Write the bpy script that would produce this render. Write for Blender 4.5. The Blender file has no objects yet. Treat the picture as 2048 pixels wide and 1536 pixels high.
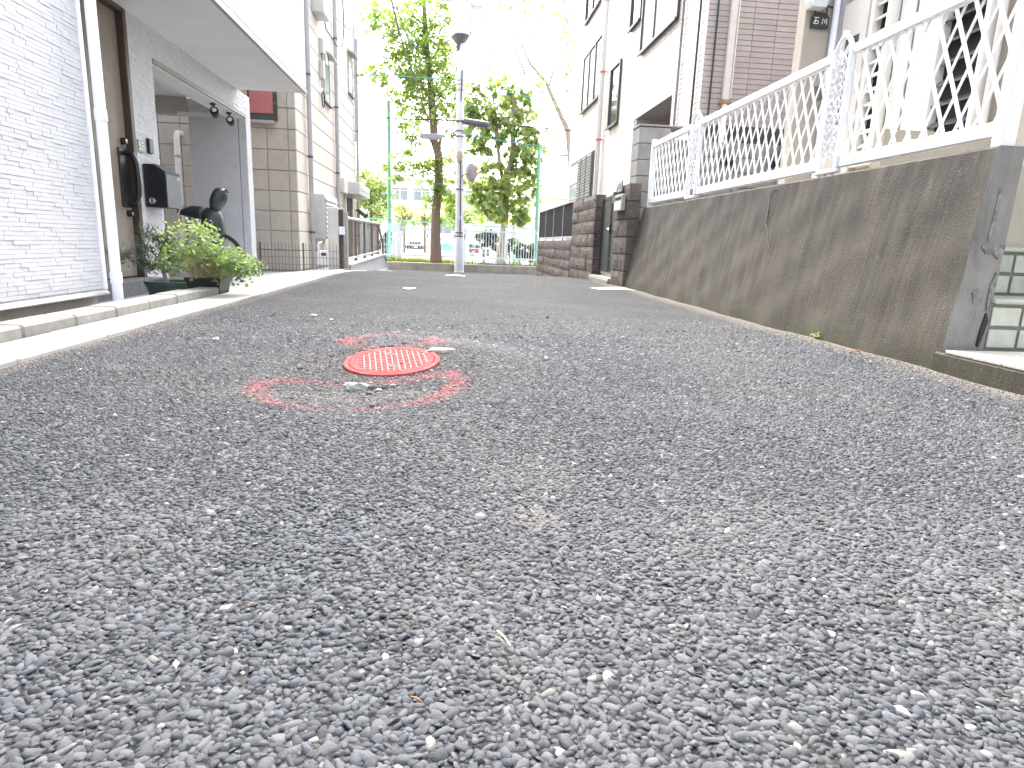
import bpy, bmesh, math, random
import numpy as np
from mathutils import Vector, Matrix
R = math.radians
random.seed(7); rng = np.random.default_rng(7)
S = bpy.context.scene
C = S.collection

# ------------------------------------------------------------------ camera
FPX, CX, CY, EYE = 1270.0, 1024.0, 768.0, 0.48          # calibrated on the photo's vanishing points
def _n(v): return v / np.linalg.norm(v)
_A = np.array([905 - CX, 483 - CY, FPX]); _B = np.array([1905 - CX, 521 - CY, FPX])
_U = _n(np.cross(_A, _B)); _U = _U if _U[1] < 0 else -_U
_Y = _n(_A); _X = _n(np.cross(_Y, _U)); _X = _X if _X[0] > 0 else -_X
_M = np.array([_X, _Y, _U])                              # rows: world axes in camera space (x right, y down, z forward)
cam = bpy.data.cameras.new('camera'); cam.sensor_width = 36; cam.lens = 36 * FPX / 2048
cam.clip_start = 0.02; cam.clip_end = 5000
camo = bpy.data.objects.new('camera', cam); C.objects.link(camo)
_rot = Matrix([[_M[i][0], -_M[i][1], -_M[i][2]] for i in range(3)])
camo.matrix_world = Matrix.Translation((0, 0, EYE)) @ _rot.to_4x4()
S.camera = camo
def _ray(px, py): return _M @ np.array([px - CX, py - CY, FPX])
def aty(px, py, y): r = _ray(px, py); t = y / r[1]; return Vector((r[0]*t, y, r[2]*t + EYE))
def atx(px, py, x): r = _ray(px, py); t = x / r[0]; return Vector((x, r[1]*t, r[2]*t + EYE))
def atz(px, py, z=0): r = _ray(px, py); t = (z - EYE) / r[2]; return Vector((r[0]*t, r[1]*t, z))

# ------------------------------------------------------------------ world, sun, exposure
SUN_EL, SUN_AZ = 52, -5                                  # degrees; azimuth from +Y towards +X
w = bpy.data.worlds.new('World'); S.world = w; w.use_nodes = True
nt = w.node_tree; bg = nt.nodes['Background']
sky = nt.nodes.new('ShaderNodeTexSky'); sky.sky_type = 'NISHITA'; sky.sun_disc = False
sky.sun_elevation = R(SUN_EL); sky.sun_rotation = R(SUN_AZ)
sky.air_density = 1.0; sky.dust_density = 4.0; sky.ozone_density = 1.0
hsv = nt.nodes.new('ShaderNodeHueSaturation'); hsv.inputs['Saturation'].default_value = 0.5
nt.links.new(sky.outputs[0], hsv.inputs['Color']); nt.links.new(hsv.outputs[0], bg.inputs[0])
bg.inputs[1].default_value = 0.15
sl = bpy.data.lights.new('sun', 'SUN'); sl.energy = 1.0; sl.angle = R(35); sl.color = (1, .95, .87)
so = bpy.data.objects.new('sun', sl); C.objects.link(so)
_d = Vector((math.sin(R(SUN_AZ))*math.cos(R(SUN_EL)), math.cos(R(SUN_AZ))*math.cos(R(SUN_EL)), math.sin(R(SUN_EL))))
so.rotation_euler = _d.to_track_quat('Z', 'Y').to_euler(); so.location = (0, 0, 20)
S.view_settings.view_transform = 'Standard'; S.view_settings.look = 'None'
S.view_settings.gamma = 1; S.view_settings.exposure = 3.0
try: S.view_settings.use_curve_mapping = False
except Exception: pass
S.cycles.max_bounces = 8; S.cycles.transparent_max_bounces = 8

# ------------------------------------------------------------------ materials
MATS = {}
def nodes_of(m):
    m.use_nodes = True; return m.node_tree, m.node_tree.nodes, m.node_tree.links, m.node_tree.nodes['Principled BSDF']
def M(name, col, rough=.6, var=.12, vscale=6, bump=.0, bscale=80, metal=0, rand=0, spec=.5, streak=None, speck=None, bands=None):
    """general painted / mineral surface: noise tint, optional per-object tint, speckle, streaks, fine relief"""
    m = bpy.data.materials.new(name); t, N, L, P = nodes_of(m); MATS[name] = m
    P.inputs['Roughness'].default_value = rough; P.inputs['Metallic'].default_value = metal
    P.inputs['Specular IOR Level'].default_value = spec
    geo = N.new('ShaderNodeNewGeometry')
    nz = N.new('ShaderNodeTexNoise'); nz.inputs['Scale'].default_value = vscale; nz.inputs['Detail'].default_value = 6
    L.new(geo.outputs['Position'], nz.inputs['Vector'])
    ramp = N.new('ShaderNodeMapRange'); ramp.inputs[1].default_value = .3; ramp.inputs[2].default_value = .7
    ramp.inputs[3].default_value = 1 - var; ramp.inputs[4].default_value = 1 + var
    L.new(nz.outputs[0], ramp.inputs[0])
    mul = N.new('ShaderNodeVectorMath'); mul.operation = 'SCALE'; mul.inputs[0].default_value = col
    last = ramp.outputs[0]
    if rand:
        oi = N.new('ShaderNodeObjectInfo'); mr = N.new('ShaderNodeMapRange')
        mr.inputs[3].default_value = 1 - rand; mr.inputs[4].default_value = 1 + rand; L.new(oi.outputs['Random'], mr.inputs[0])
        mm = N.new('ShaderNodeMath'); mm.operation = 'MULTIPLY'; L.new(last, mm.inputs[0]); L.new(mr.outputs[0], mm.inputs[1]); last = mm.outputs[0]
    L.new(last, mul.inputs['Scale']); cur = mul.outputs[0]
    def mixin(cur, fac, c2):
        mx = N.new('ShaderNodeMix'); mx.data_type = 'RGBA'; L.new(fac, mx.inputs['Factor'])
        L.new(cur, mx.inputs['A']); mx.inputs['B'].default_value = (*c2, 1); return mx.outputs['Result']
    for item in (streak or []):                          # (colour, mapping scale, lo, hi, strength)
        c2, sc, lo, hi, st = item
        mp = N.new('ShaderNodeMapping'); mp.inputs['Scale'].default_value = sc; L.new(geo.outputs['Position'], mp.inputs[0])
        n2 = N.new('ShaderNodeTexNoise'); n2.inputs['Scale'].default_value = 1; n2.inputs['Detail'].default_value = 8; n2.inputs['Roughness'].default_value = .65
        L.new(mp.outputs[0], n2.inputs['Vector'])
        r2 = N.new('ShaderNodeMapRange'); r2.inputs[1].default_value = lo; r2.inputs[2].default_value = hi; r2.inputs[4].default_value = st
        L.new(n2.outputs[0], r2.inputs[0])
        np_ = N.new('ShaderNodeTexNoise'); np_.inputs['Scale'].default_value = 4.5 + sc[1]*.13; np_.inputs['Detail'].default_value = 7; np_.inputs['Roughness'].default_value = .7
        L.new(geo.outputs['Position'], np_.inputs['Vector'])
        rp = N.new('ShaderNodeMapRange'); rp.inputs[1].default_value = .34; rp.inputs[2].default_value = .60; rp.inputs[3].default_value = .42; L.new(np_.outputs[0], rp.inputs[0])
        mp2 = N.new('ShaderNodeMath'); mp2.operation = 'MULTIPLY'; L.new(r2.outputs[0], mp2.inputs[0]); L.new(rp.outputs[0], mp2.inputs[1])
        cur = mixin(cur, mp2.outputs[0], c2)
    for (c2, zl, zh, st, sc) in (bands or []):            # stained zones: colour, height where it starts and is full, strength, noise stretch
        sx = N.new('ShaderNodeSeparateXYZ'); L.new(geo.outputs['Position'], sx.inputs[0])
        rb = N.new('ShaderNodeMapRange'); rb.inputs[1].default_value = zl; rb.inputs[2].default_value = zh; rb.inputs[4].default_value = st; L.new(sx.outputs['Z'], rb.inputs[0])
        mpb = N.new('ShaderNodeMapping'); mpb.inputs['Scale'].default_value = sc; L.new(geo.outputs['Position'], mpb.inputs[0])
        nb2 = N.new('ShaderNodeTexNoise'); nb2.inputs['Scale'].default_value = 1; nb2.inputs['Detail'].default_value = 8; nb2.inputs['Roughness'].default_value = .7; L.new(mpb.outputs[0], nb2.inputs['Vector'])
        rn = N.new('ShaderNodeMapRange'); rn.inputs[1].default_value = .38; rn.inputs[2].default_value = .62; L.new(nb2.outputs[0], rn.inputs[0])
        mb3 = N.new('ShaderNodeMath'); mb3.operation = 'MULTIPLY'; L.new(rb.outputs[0], mb3.inputs[0]); L.new(rn.outputs[0], mb3.inputs[1]); cur = mixin(cur, mb3.outputs[0], c2)
    if speck:                                            # (colour, scale, threshold, strength)
        c2, sc, th, st = speck
        n3 = N.new('ShaderNodeTexNoise'); n3.inputs['Scale'].default_value = sc; n3.inputs['Detail'].default_value = 2
        L.new(geo.outputs['Position'], n3.inputs['Vector'])
        r3 = N.new('ShaderNodeMapRange'); r3.inputs[1].default_value = th; r3.inputs[2].default_value = th + .08; r3.inputs[4].default_value = st
        L.new(n3.outputs[0], r3.inputs[0]); cur = mixin(cur, r3.outputs[0], c2)
    L.new(cur, P.inputs['Base Color'])
    if bump:
        nb = N.new('ShaderNodeTexNoise'); nb.inputs['Scale'].default_value = bscale; nb.inputs['Detail'].default_value = 4
        L.new(geo.outputs['Position'], nb.inputs['Vector'])
        bp = N.new('ShaderNodeBump'); bp.inputs['Strength'].default_value = bump; bp.inputs['Distance'].default_value = .01
        L.new(nb.outputs[0], bp.inputs['Height']); L.new(bp.outputs[0], P.inputs['Normal'])
    return m
def leafmat(name, c1, c2, trans=.45, rough=.5):
    m = bpy.data.materials.new(name); t, N, L, P = nodes_of(m); MATS[name] = m
    at = N.new('ShaderNodeAttribute'); at.attribute_name = 'tint'
    mx = N.new('ShaderNodeMix'); mx.data_type = 'RGBA'; mx.inputs['A'].default_value = (*c1, 1); mx.inputs['B'].default_value = (*c2, 1)
    L.new(at.outputs['Fac'], mx.inputs['Factor']); L.new(mx.outputs['Result'], P.inputs['Base Color'])
    P.inputs['Roughness'].default_value = rough
    tr = N.new('ShaderNodeBsdfTranslucent'); sc = N.new('ShaderNodeVectorMath'); sc.operation = 'MULTIPLY'; sc.inputs[1].default_value = (1.4, 1.42, .72)
    L.new(mx.outputs['Result'], sc.inputs[0]); L.new(sc.outputs[0], tr.inputs[0])
    ms = N.new('ShaderNodeMixShader'); ms.inputs[0].default_value = trans
    L.new(P.outputs[0], ms.inputs[1]); L.new(tr.outputs[0], ms.inputs[2]); L.new(ms.outputs[0], N['Material Output'].inputs[0])
    return m
def glassmat(name, col, rough=.05):
    m = bpy.data.materials.new(name); t, N, L, P = nodes_of(m); MATS[name] = m
    P.inputs['Base Color'].default_value = (*col, 1); P.inputs['Roughness'].default_value = rough; P.inputs['Specular IOR Level'].default_value = 1.0
    return m

M('white_siding', (.68, .69, .715), .55, .05, 9, .25, 130, streak=[((.55, .55, .57), (3, 3, .5), .55, .8, .35)])
M('siding_back', (.46, .46, .49), .8, .08)
M('soffit', (.80, .81, .80), .7, .04, 3, .05, 200)
M('foundation', (.55, .51, .45), .8, .08, 5, .1, 150)
M('flashing', (.36, .34, .32), .4, .05)
M('white_pvc', (.86, .87, .90), .35, .03, 4)
M('brown_frame', (.075, .055, .045), .4, .1)
M('brown_panel', (.26, .222, .18), .5, .10, 10, streak=[((.24, .20, .165), (40, 40, 1.2), .45, .7, .6)])
M('black_metal', (.018, .018, .02), .35, .1)
M('grey_front', (.13, .14, .15), .38, .15, 12)
M('chrome', (.7, .7, .7), .2, .02, metal=1)
M('plate_green', (.16, .28, .22), .3, .1)
M('white_print', (.8, .82, .8), .5, .02)
M('kerb_concrete', (.29, .28, .26), .85, .16, 14, .35, 160, rand=.10, speck=((.22, .21, .19), 90, .6, .6), streak=[((.22, .205, .18), (9, 9, 3), .55, .75, .55)])
M('gutter_concrete', (.47, .46, .43), .85, .10, 10, .25, 180, rand=.05, streak=[((.30, .275, .24), (5, 2, 5), .52, .75, .7)])
M('paving', (.30, .30, .31), .85, .14, 4, .2, 120, streak=[((.42, .41, .39), (1.2, .8, 1), .5, .62, .8)])
M('porch_stone', (.15, .15, .155), .8, .22, 18, .3, 120)
M('wall_concrete', (.082, .072, .058), .95, .26, 5, .55, 170,
  streak=[((.036, .032, .027), (.3, 15, .45), .45, .61, .9), ((.105, .096, .081), (.5, 38, .7), .52, .68, .8), ((.015, .014, .013), (.5, 64, 1.1), .57, .68, .9), ((.095, .078, .060), (.5, 2.4, .9), .48, .72, .6), ((.125, .115, .097), (.4, .7, .6), .52, .72, .6)],
  speck=((.17, .16, .14), 120, .62, .6), bands=[((.026, .024, .021), .45, .92, .85, (.3, 11, 1.2)), ((.098, .090, .062), .26, .02, .9, (2, 3, 5)), ((.045, .052, .022), .09, .0, .8, (2, 6, 9))])
M('end_render_lightened', (.21, .205, .19), .95, .22, 6, .5, 160, streak=[((.05, .048, .045), (6, 6, 1.2), .5, .7, .8)], speck=((.19, .18, .17), 130, .64, .5))  # grey mortar coat, its colour also lightened to offset shade on this end
M('efflorescence', (.20, .20, .195), .95, .35, 45, .5, 120, streak=[((.10, .095, .085), (25, 25, 25), .45, .65, .9)])
M('dark_crack', (.03, .028, .025), .95, .1)
M('step_tile_green', (.40, .42, .36), .35, .12, 20, .05, 60, rand=.10)
M('step_grout', (.17, .16, .14), .9, .15)
M('step_tile_cream', (.62, .58, .50), .5, .10, 14, rand=.08)
M('split_block', (.125, .100, .085), .95, .28, 11, .9, 75, rand=.14, speck=((.26, .22, .20), 75, .58, .7),
  streak=[((.05, .042, .036), (.5, 5, .5), .46, .62, .9)])
M('block_mortar', (.07, .06, .055), .95, .15)
M('plain_block', (.30, .29, .275), .9, .14, 9, .4, 110, rand=.08, streak=[((.15, .14, .13), (4, 4, .8), .52, .75, .7)])
M('pink_tile', (.42, .365, .35), .5, .06, 7, .05, 80, rand=.05)
M('facade_tile', (.66, .60, .55), .5, .06, 3, .05, 80)
M('tile_joint', (.22, .19, .18), .9, .1)
M('facade_joint', (.42, .37, .34), .9, .1)
M('bronze_frame', (.06, .055, .05), .4, .1)
M('cream_stucco', (.39, .355, .295), .85, .07, 5, .3, 160, streak=[((.31, .275, .225), (2, 2, .6), .6, .85, .5)])
M('white_paint', (.80, .81, .84), .35, .03, 4)
M('tan_panel', (.47, .42, .355), .85, .08, 6, .2, 120, rand=.045, streak=[((.38, .33, .28), (140, 140, .6), .45, .6, .5)])
M('panel_joint', (.40, .36, .30), .9, .1)
M('cream_panel', (.66, .62, .55), .8, .05, 4, .1, 120, rand=.02)
M('cream_joint', (.42, .38, .33), .9, .1)
M('pipe_grey', (.40, .38, .40), .45, .06)
M('pipe_beige', (.64, .60, .55), .45, .06)
M('red_sheet', (.42, .14, .13), .6, .08)
M('grey_cabinet', (.52, .52, .50), .5, .06)
M('grey_stone', (.36, .37, .39), .85, .16, 12, .25, 90, rand=.06)
M('mesh_brown', (.16, .125, .10), .5, .1)
M('pole_concrete', (.66, .66, .68), .8, .06, 5, .1, 90, streak=[((.42, .42, .42), (6, 6, .5), .55, .8, .4)])
M('pole_sleeve', (.60, .61, .63), .5, .04)
M('dark_steel', (.10, .105, .11), .5, .15)
M('transformer', (.72, .73, .75), .5, .05)
M('cable_black', (.03, .03, .035), .5, .1)
M('cable_teal', (.10, .33, .33), .5, .1)
M('orange_rim', (.62, .20, .05), .5, .1)
M('mirror_back', (.33, .34, .36), .5, .1)
M('yellow_sign', (.80, .52, .08), .5, .05)
M('bark', (.17, .125, .095), .95, .3, 22, .9, 45, streak=[((.08, .06, .05), (18, 18, 2), .5, .7, .8)])
M('bark_grey', (.30, .265, .23), .95, .25, 14, .6, 45, streak=[((.13, .115, .10), (12, 12, 2), .5, .7, .7)])
M('bark_pale', (.40, .33, .25), .9, .2, 22, .4, 60)
M('twig', (.14, .105, .08), .9, .2)
M('green_paint', (.16, .40, .30), .5, .1)
M('pale_blue_paint', (.56, .64, .74), .45, .05)
M('low_wall', (.30, .285, .25), .9, .18, 5, .4, 60, streak=[((.20, .185, .15), (5, 5, .8), .5, .72, .8), ((.55, .53, .49), (8, 8, 1), .58, .8, .6)])
M('dirt', (.42, .38, .30), .95, .15, 1.5, .2, 20)
M('ground_soil', (.16, .145, .12), .95, .2, .8)
M('hose_blue', (.03, .10, .30), .5, .1)
M('truck_white', (.80, .80, .80), .35, .03)
M('truck_dark', (.05, .055, .06), .6, .1)
M('tarp_blue', (.16, .52, .58), .5, .12, 6)
M('tent_pale', (.55, .68, .74), .5, .05)
M('school_wall', (.78, .77, .74), .8, .03, 2)
M('school_window', (.20, .22, .25), .3, .1)
M('bin_green', (.25, .55, .25), .5, .1)
M('sign_white', (.82, .82, .82), .5, .02)
M('sign_green', (.06, .36, .18), .5, .02)
M('sign_red', (.68, .10, .13), .5, .02)
M('sign_blue', (.16, .20, .58), .5, .02)
M('gate_metal', (.022, .025, .024), .55, .12, 8)
M('fence_black', (.006, .006, .007), .85, .1, spec=.15)
M('letterbox_metal', (.30, .30, .25), .4, .1)
M('pot_green', (.045, .085, .065), .45, .12, 10)
M('pot_black', (.012, .012, .012), .5, .1)
M('soil', (.09, .07, .055), .95, .25, 40, .5, 60)
M('plastic_dark', (.035, .04, .045), .38, .1)
M('plastic_grey', (.16, .18, .20), .4, .1)
M('rubber', (.02, .02, .02), .8, .1)
M('lid_red', (.38, .06, .062), .85, .16, 22, .3, 120, spec=.15, streak=[((.52, .19, .18), (16, 16, 16), .5, .72, .6)])
M('lid_pink', (.50, .20, .185), .6, .12, 26, .3, 120, streak=[((.40, .07, .065), (9, 9, 9), .5, .62, .9)])
M('rib_worn', (.45, .19, .175), .85, .12, 26, .3, 120, spec=.15)
M('slot_dark', (.02, .018, .018), .8, .1)
M('rubble', (.30, .285, .25), .95, .22, 40, .8, 90)
M('rubble_pale', (.33, .32, .29), .95, .22, 40, .8, 90)
M('rubble_dark', (.10, .10, .10), .95, .2, 40, .6, 90)
M('white_cap', (.74, .72, .66), .6, .06, 20)
M('yellow_leaf', (.80, .52, .08), .6, .1, 40)
M('brown_leaf', (.36, .17, .07), .7, .2, 40)
M('straw', (.72, .60, .40), .7, .1)
M('paper_white', (.80, .80, .78), .8, .05)
M('lamp_glass', (.60, .63, .62), .2, .06)
M('plaque_black', (.035, .035, .038), .4, .1)
M('door_cream', (.72, .68, .60), .5, .04)
M('slat_white', (.74, .72, .66), .4, .04)
M('shutter_grey', (.15, .145, .14), .5, .06)
M('curtain', (.66, .66, .62), .8, .06, 20)
glassmat('glass_dark', (.05, .06, .065), .06)
glassmat('glass_pale', (.45, .52, .52), .08)
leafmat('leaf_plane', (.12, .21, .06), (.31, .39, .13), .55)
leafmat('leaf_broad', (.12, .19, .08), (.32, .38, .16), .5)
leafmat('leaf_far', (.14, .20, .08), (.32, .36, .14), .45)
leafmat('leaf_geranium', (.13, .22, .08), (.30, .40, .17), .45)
leafmat('leaf_autumn', (.34, .17, .08), (.50, .38, .08), .4)
leafmat('leaf_pine', (.10, .15, .12), (.20, .26, .20), .25)
leafmat('leaf_hedge', (.02, .045, .02), (.07, .11, .04), .3)
leafmat('grass', (.12, .17, .04), (.30, .30, .10), .45)

def asphalt(name, stones):
    m = bpy.data.materials.new(name); t, N, L, P = nodes_of(m); MATS[name] = m
    geo = N.new('ShaderNodeNewGeometry')
    def noise(sc, det=5, ro=.5):
        n = N.new('ShaderNodeTexNoise'); n.inputs['Scale'].default_value = sc; n.inputs['Detail'].default_value = det; n.inputs['Roughness'].default_value = ro
        L.new(geo.outputs['Position'], n.inputs['Vector']); return n.outputs[0]
    def mr(src, a, b, c, d):
        r = N.new('ShaderNodeMapRange'); r.inputs[1].default_value = a; r.inputs[2].default_value = b; r.inputs[3].default_value = c; r.inputs[4].default_value = d
        L.new(src, r.inputs[0]); return r.outputs[0]
    def mix(a, b, f, isc=False):
        x = N.new('ShaderNodeMix'); x.data_type = 'RGBA'
        for k, v in (('A', a), ('B', b)):
            if isinstance(v, tuple): x.inputs[k].default_value = (*v, 1)
            else: L.new(v, x.inputs[k])
        if isinstance(f, float): x.inputs['Factor'].default_value = f
        else: L.new(f, x.inputs['Factor'])
        return x.outputs['Result']
    if stones:
        at = N.new('ShaderNodeAttribute'); at.attribute_name = 'tint'; tint = at.outputs['Fac']
    else:
        vo = N.new('ShaderNodeTexVoronoi'); vo.inputs['Scale'].default_value = 95; L.new(geo.outputs['Position'], vo.inputs['Vector'])
        sp = N.new('ShaderNodeSeparateColor'); L.new(vo.outputs['Color'], sp.inputs[0]); tint = sp.outputs[0]
    cr = N.new('ShaderNodeValToRGB'); e = cr.color_ramp.elements
    e[0].position = 0; e[0].color = (.049, .0515, .057, 1); e[1].position = 1; e[1].color = (.32, .30, .28, 1)
    for p, c in ((.35, (.069, .0725, .080)), (.75, (.090, .094, .103)), (.955, (.107, .111, .119)), (.98, (.14, .14, .135)), (.995, (.20, .19, .175))):
        k = e.new(p); k.color = (*c, 1)
    L.new(tint, cr.inputs[0]); col = cr.outputs[0]
    dust = mr(noise(1.1, 6, .6), .46, .68, 0, .5)                       # dry dusty areas
    col = mix(col, (.135, .130, .122), dust)
    col = mix(col, (.082, .076, .06), mr(noise(9, 4), .62, .75, 0, .5))
    if not stones:                                                      # far aggregate with dark gaps between the stones
        gap = mr(vo.outputs['Distance'], 0.30, .70, 0, .72); col = mix(col, (.022, .022, .022), gap)
    pa = N.new('ShaderNodeAttribute'); pa.attribute_name = 'paint'
    sn = mr(noise(70, 3), .38, .58, .15, 1.0)
    pm = N.new('ShaderNodeMath'); pm.operation = 'MULTIPLY'; L.new(pa.outputs['Fac'], pm.inputs[0]); L.new(sn, pm.inputs[1])
    col = mix(col, (.50, .075, .09), pm.outputs[0])
    da = N.new('ShaderNodeAttribute'); da.attribute_name = 'dust'
    col = mix(col, (.235, .20, .165), da.outputs['Fac'])
    L.new(col, P.inputs['Base Color'])
    P.inputs['Roughness'].default_value = .78 if stones else .9; P.inputs['Specular IOR Level'].default_value = .2 if stones else .14
    nb = noise(420 if stones else 300, 3)
    bp = N.new('ShaderNodeBump'); bp.inputs['Strength'].default_value = .35 if stones else .5; bp.inputs['Distance'].default_value = .002
    L.new(nb, bp.inputs['Height'])
    if not stones:
        b2 = N.new('ShaderNodeBump'); b2.inputs['Strength'].default_value = 1.0; b2.inputs['Distance'].default_value = .012; b2.invert = True
        L.new(vo.outputs['Distance'], b2.inputs['Height']); L.new(bp.outputs[0], b2.inputs['Normal']); L.new(b2.outputs[0], P.inputs['Normal'])
    else: L.new(bp.outputs[0], P.inputs['Normal'])
asphalt('asphalt', False); asphalt('asphalt_stone', True)
# recessed binder between the near stones
M('asphalt_binder', (.040, .039, .037), .9, .3, 60, .4, 200)

# ------------------------------------------------------------------ mesh helpers
class MB:
    def __init__(s): s.v = []; s.f = []
    def add(s, vs, fs):
        o = len(s.v); s.v += [tuple(v) for v in vs]; s.f += [tuple(i + o for i in f) for f in fs]; return s
    def box(s, x0, x1, y0, y1, z0, z1, mat=None):
        vs = [Vector((x, y, z)) for x in (x0, x1) for y in (y0, y1) for z in (z0, z1)]
        if mat is not None: vs = [mat @ v for v in vs]
        return s.add(vs, [(0,1,3,2), (4,6,7,5), (0,4,5,1), (2,3,7,6), (0,2,6,4), (1,5,7,3)])
    def cbox(s, x0, x1, y0, y1, z0, z1, c=.004, mat=None):
        """box with chamfered edges"""
        cs = [(x0, x1), (y0, y1), (z0, z1)]; vs = []; idx = {}
        for a in range(3):
            for sx in (0, 1):
                for sy in (0, 1):
                    for sz in (0, 1):
                        sg = (sx, sy, sz)
                        p = [cs[k][sg[k]] + (0 if k == a else (c if sg[k] == 0 else -c)) for k in range(3)]
                        idx[(a, sg)] = len(vs); vs.append(Vector(p))
        if mat is not None: vs = [mat @ v for v in vs]
        fs = []
        for a in range(3):
            b, d = [k for k in range(3) if k != a]
            for e in (0, 1):
                def sg(i, j): t = [0, 0, 0]; t[a] = e; t[b] = i; t[d] = j; return tuple(t)
                fs.append([idx[(a, sg(0,0))], idx[(a, sg(1,0))], idx[(a, sg(1,1))], idx[(a, sg(0,1))]])
        for a in range(3):                                # edges along axis a
            b, d = [k for k in range(3) if k != a]
            for i in (0, 1):
                for j in (0, 1):
                    def sg(e): t = [0, 0, 0]; t[a] = e; t[b] = i; t[d] = j; return tuple(t)
                    fs.append([idx[(b, sg(0))], idx[(b, sg(1))], idx[(d, sg(1))], idx[(d, sg(0))]])
        for sx in (0, 1):
            for sy in (0, 1):
                for sz in (0, 1): fs.append([idx[(a, (sx, sy, sz))] for a in range(3)])
        return s.add(vs, fs)
    def tube(s, pts, r, seg=8, caps=True):
        pts = [Vector(p) for p in pts]; n = len(pts); rs = r if isinstance(r, (list, tuple)) else [r]*n
        up = None; rings = []
        for i, p in enumerate(pts):
            d = (pts[min(i+1, n-1)] - pts[max(i-1, 0)]).normalized()
            if up is None: up = d.orthogonal().normalized()
            up = (up - d*up.dot(d)); up = up.normalized() if up.length > 1e-6 else d.orthogonal().normalized()
            sd = d.cross(up)
            rings.append([p + (up*math.cos(2*math.pi*k/seg) + sd*math.sin(2*math.pi*k/seg))*rs[i] for k in range(seg)])
        vs = [v for rg in rings for v in rg]; fs = []
        for i in range(n-1):
            for k in range(seg):
                k2 = (k+1) % seg; fs.append((i*seg+k, i*seg+k2, (i+1)*seg+k2, (i+1)*seg+k))
        if caps: fs.append(tuple(range(seg-1, -1, -1))); fs.append(tuple((n-1)*seg+k for k in range(seg)))
        return s.add(vs, fs)
    def lathe(s, prof, c=(0,0,0), seg=24, mat=None):
        """prof: (radius, z) list, revolved about z"""
        vs = []; fs = []; c = Vector(c)
        for (r, z) in prof:
            for k in range(seg):
                a = 2*math.pi*k/seg; v = Vector((r*math.cos(a), r*math.sin(a), z))
                vs.append((mat @ v if mat is not None else v) + c)
        for i in range(len(prof)-1):
            for k in range(seg):
                k2 = (k+1) % seg; fs.append((i*seg+k, i*seg+k2, (i+1)*seg+k2, (i+1)*seg+k))
        return s.add(vs, fs)
    def prism(s, poly, axis, a0, a1):
        """poly: 2-d points in the other two axes (in x,y,z order), extruded along axis"""
        n = len(poly); vs = []
        for a in (a0, a1):
            for p in poly:
                t = list(p); t.insert(axis, a); vs.append(t)
        fs = [tuple(range(n)), tuple(range(2*n-1, n-1, -1))] + [(i, (i+1) % n, n+(i+1) % n, n+i) for i in range(n)]
        return s.add(vs, fs)
    def build(s, name, mat, parent=None, smooth=False, kind=None, fix=True):
        me = bpy.data.meshes.new(name); base = Vector(parent['_b']) if parent is not None else Vector((0,0,0))
        me.from_pydata([tuple(Vector(v) - base) for v in s.v], [], s.f)
        if fix and len(s.f) < 40000:
            bm = bmesh.new(); bm.from_mesh(me); bmesh.ops.recalc_face_normals(bm, faces=bm.faces); bm.to_mesh(me); bm.free()
        me.materials.append(MATS[mat])
        if smooth:
            me.polygons.foreach_set('use_smooth', [True]*len(me.polygons))
            try: me.set_sharp_from_angle(angle=R(40))
            except Exception: pass
        o = bpy.data.objects.new(name, me); C.objects.link(o)
        o['_b'] = tuple(base)
        if parent is not None: o.parent = parent
        if kind: o['kind'] = kind
        return o
def tag(o, label, cat, group=None, kind=None):
    if label: o['label'] = label
    if cat: o['category'] = cat
    if group: o['group'] = group
    if kind: o['kind'] = kind
    return o
def thing(name, loc, label, cat, group=None):
    o = bpy.data.objects.new(name, None); o.empty_display_size = .1; C.objects.link(o); o.location = loc; o['_b'] = tuple(loc)
    return tag(o, label, cat, group)
def box(name, mat, parent, *b, c=0, **k):
    m = MB(); (m.cbox(*b, c=c) if c else m.box(*b)); return m.build(name, mat, parent, **k)
def tube(name, mat, parent, pts, r, seg=8, **k): return MB().tube(pts, r, seg).build(name, mat, parent, smooth=True, **k)
_shared = {}
def piece(name, mat, parent, x0, x1, y0, y1, z0, z1, c=.004):
    """chamfered block whose mesh is shared by all pieces of the same size and material"""
    dx, dy, dz = round(x1-x0, 4), round(y1-y0, 4), round(z1-z0, 4); key = (mat, dx, dy, dz, c)
    if key not in _shared:
        o = MB().cbox(0, dx, 0, dy, 0, dz, c=c).build(name, mat); _shared[key] = o.data
    else:
        o = bpy.data.objects.new(name, _shared[key]); C.objects.link(o)
    b = Vector(parent['_b']) if parent is not None else Vector((0,0,0))
    o.location = Vector((x0, y0, z0)) - b; o['_b'] = (0,0,0)
    if parent is not None: o.parent = parent
    return o
def structure(o): o['kind'] = 'structure'; return o

# ------------------------------------------------------------------ terrain heights
def prof(y):                                              # the lane is level, then runs downhill to the junction
    y = np.asarray(y, float); t = np.clip((y - 8.6) / 2.4, 0, 1)
    return np.where(y < 8.6, 0, np.where(y < 11.0, -.046*2.4*t*t/2, -.046*(1.2 + (y - 11.0)))) * np.where(y > 16, 1 - .014*(np.clip(y, 16, 22)-16), 1)
MHC = (-.225, 2.455)
def hump(x, y):                                           # the surface is heaved up round the manhole
    x = np.asarray(x, float); y = np.asarray(y, float)
    pl = .020 + .112*np.clip(y - MHC[1], -9, .21) + .05*(x - MHC[0])
    d = np.sqrt(((x - MHC[0])/.8)**2 + np.where(y > MHC[1], .55, 1)*(y - MHC[1])**2); wgt = 1 - np.clip((d - .22) / .62, 0, 1); wgt = wgt*wgt*(3 - 2*wgt)
    return pl*wgt
def lumps(x, y):
    return .0035*np.sin(2.1*x + 1.3*y) + .003*np.sin(4.7*x - 2.9*y + 1) + .0025*np.sin(7.3*y + 3*x)
def road_z(x, y): return prof(y) + hump(x, y) + lumps(np.asarray(x, float), np.asarray(y, float))

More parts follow.
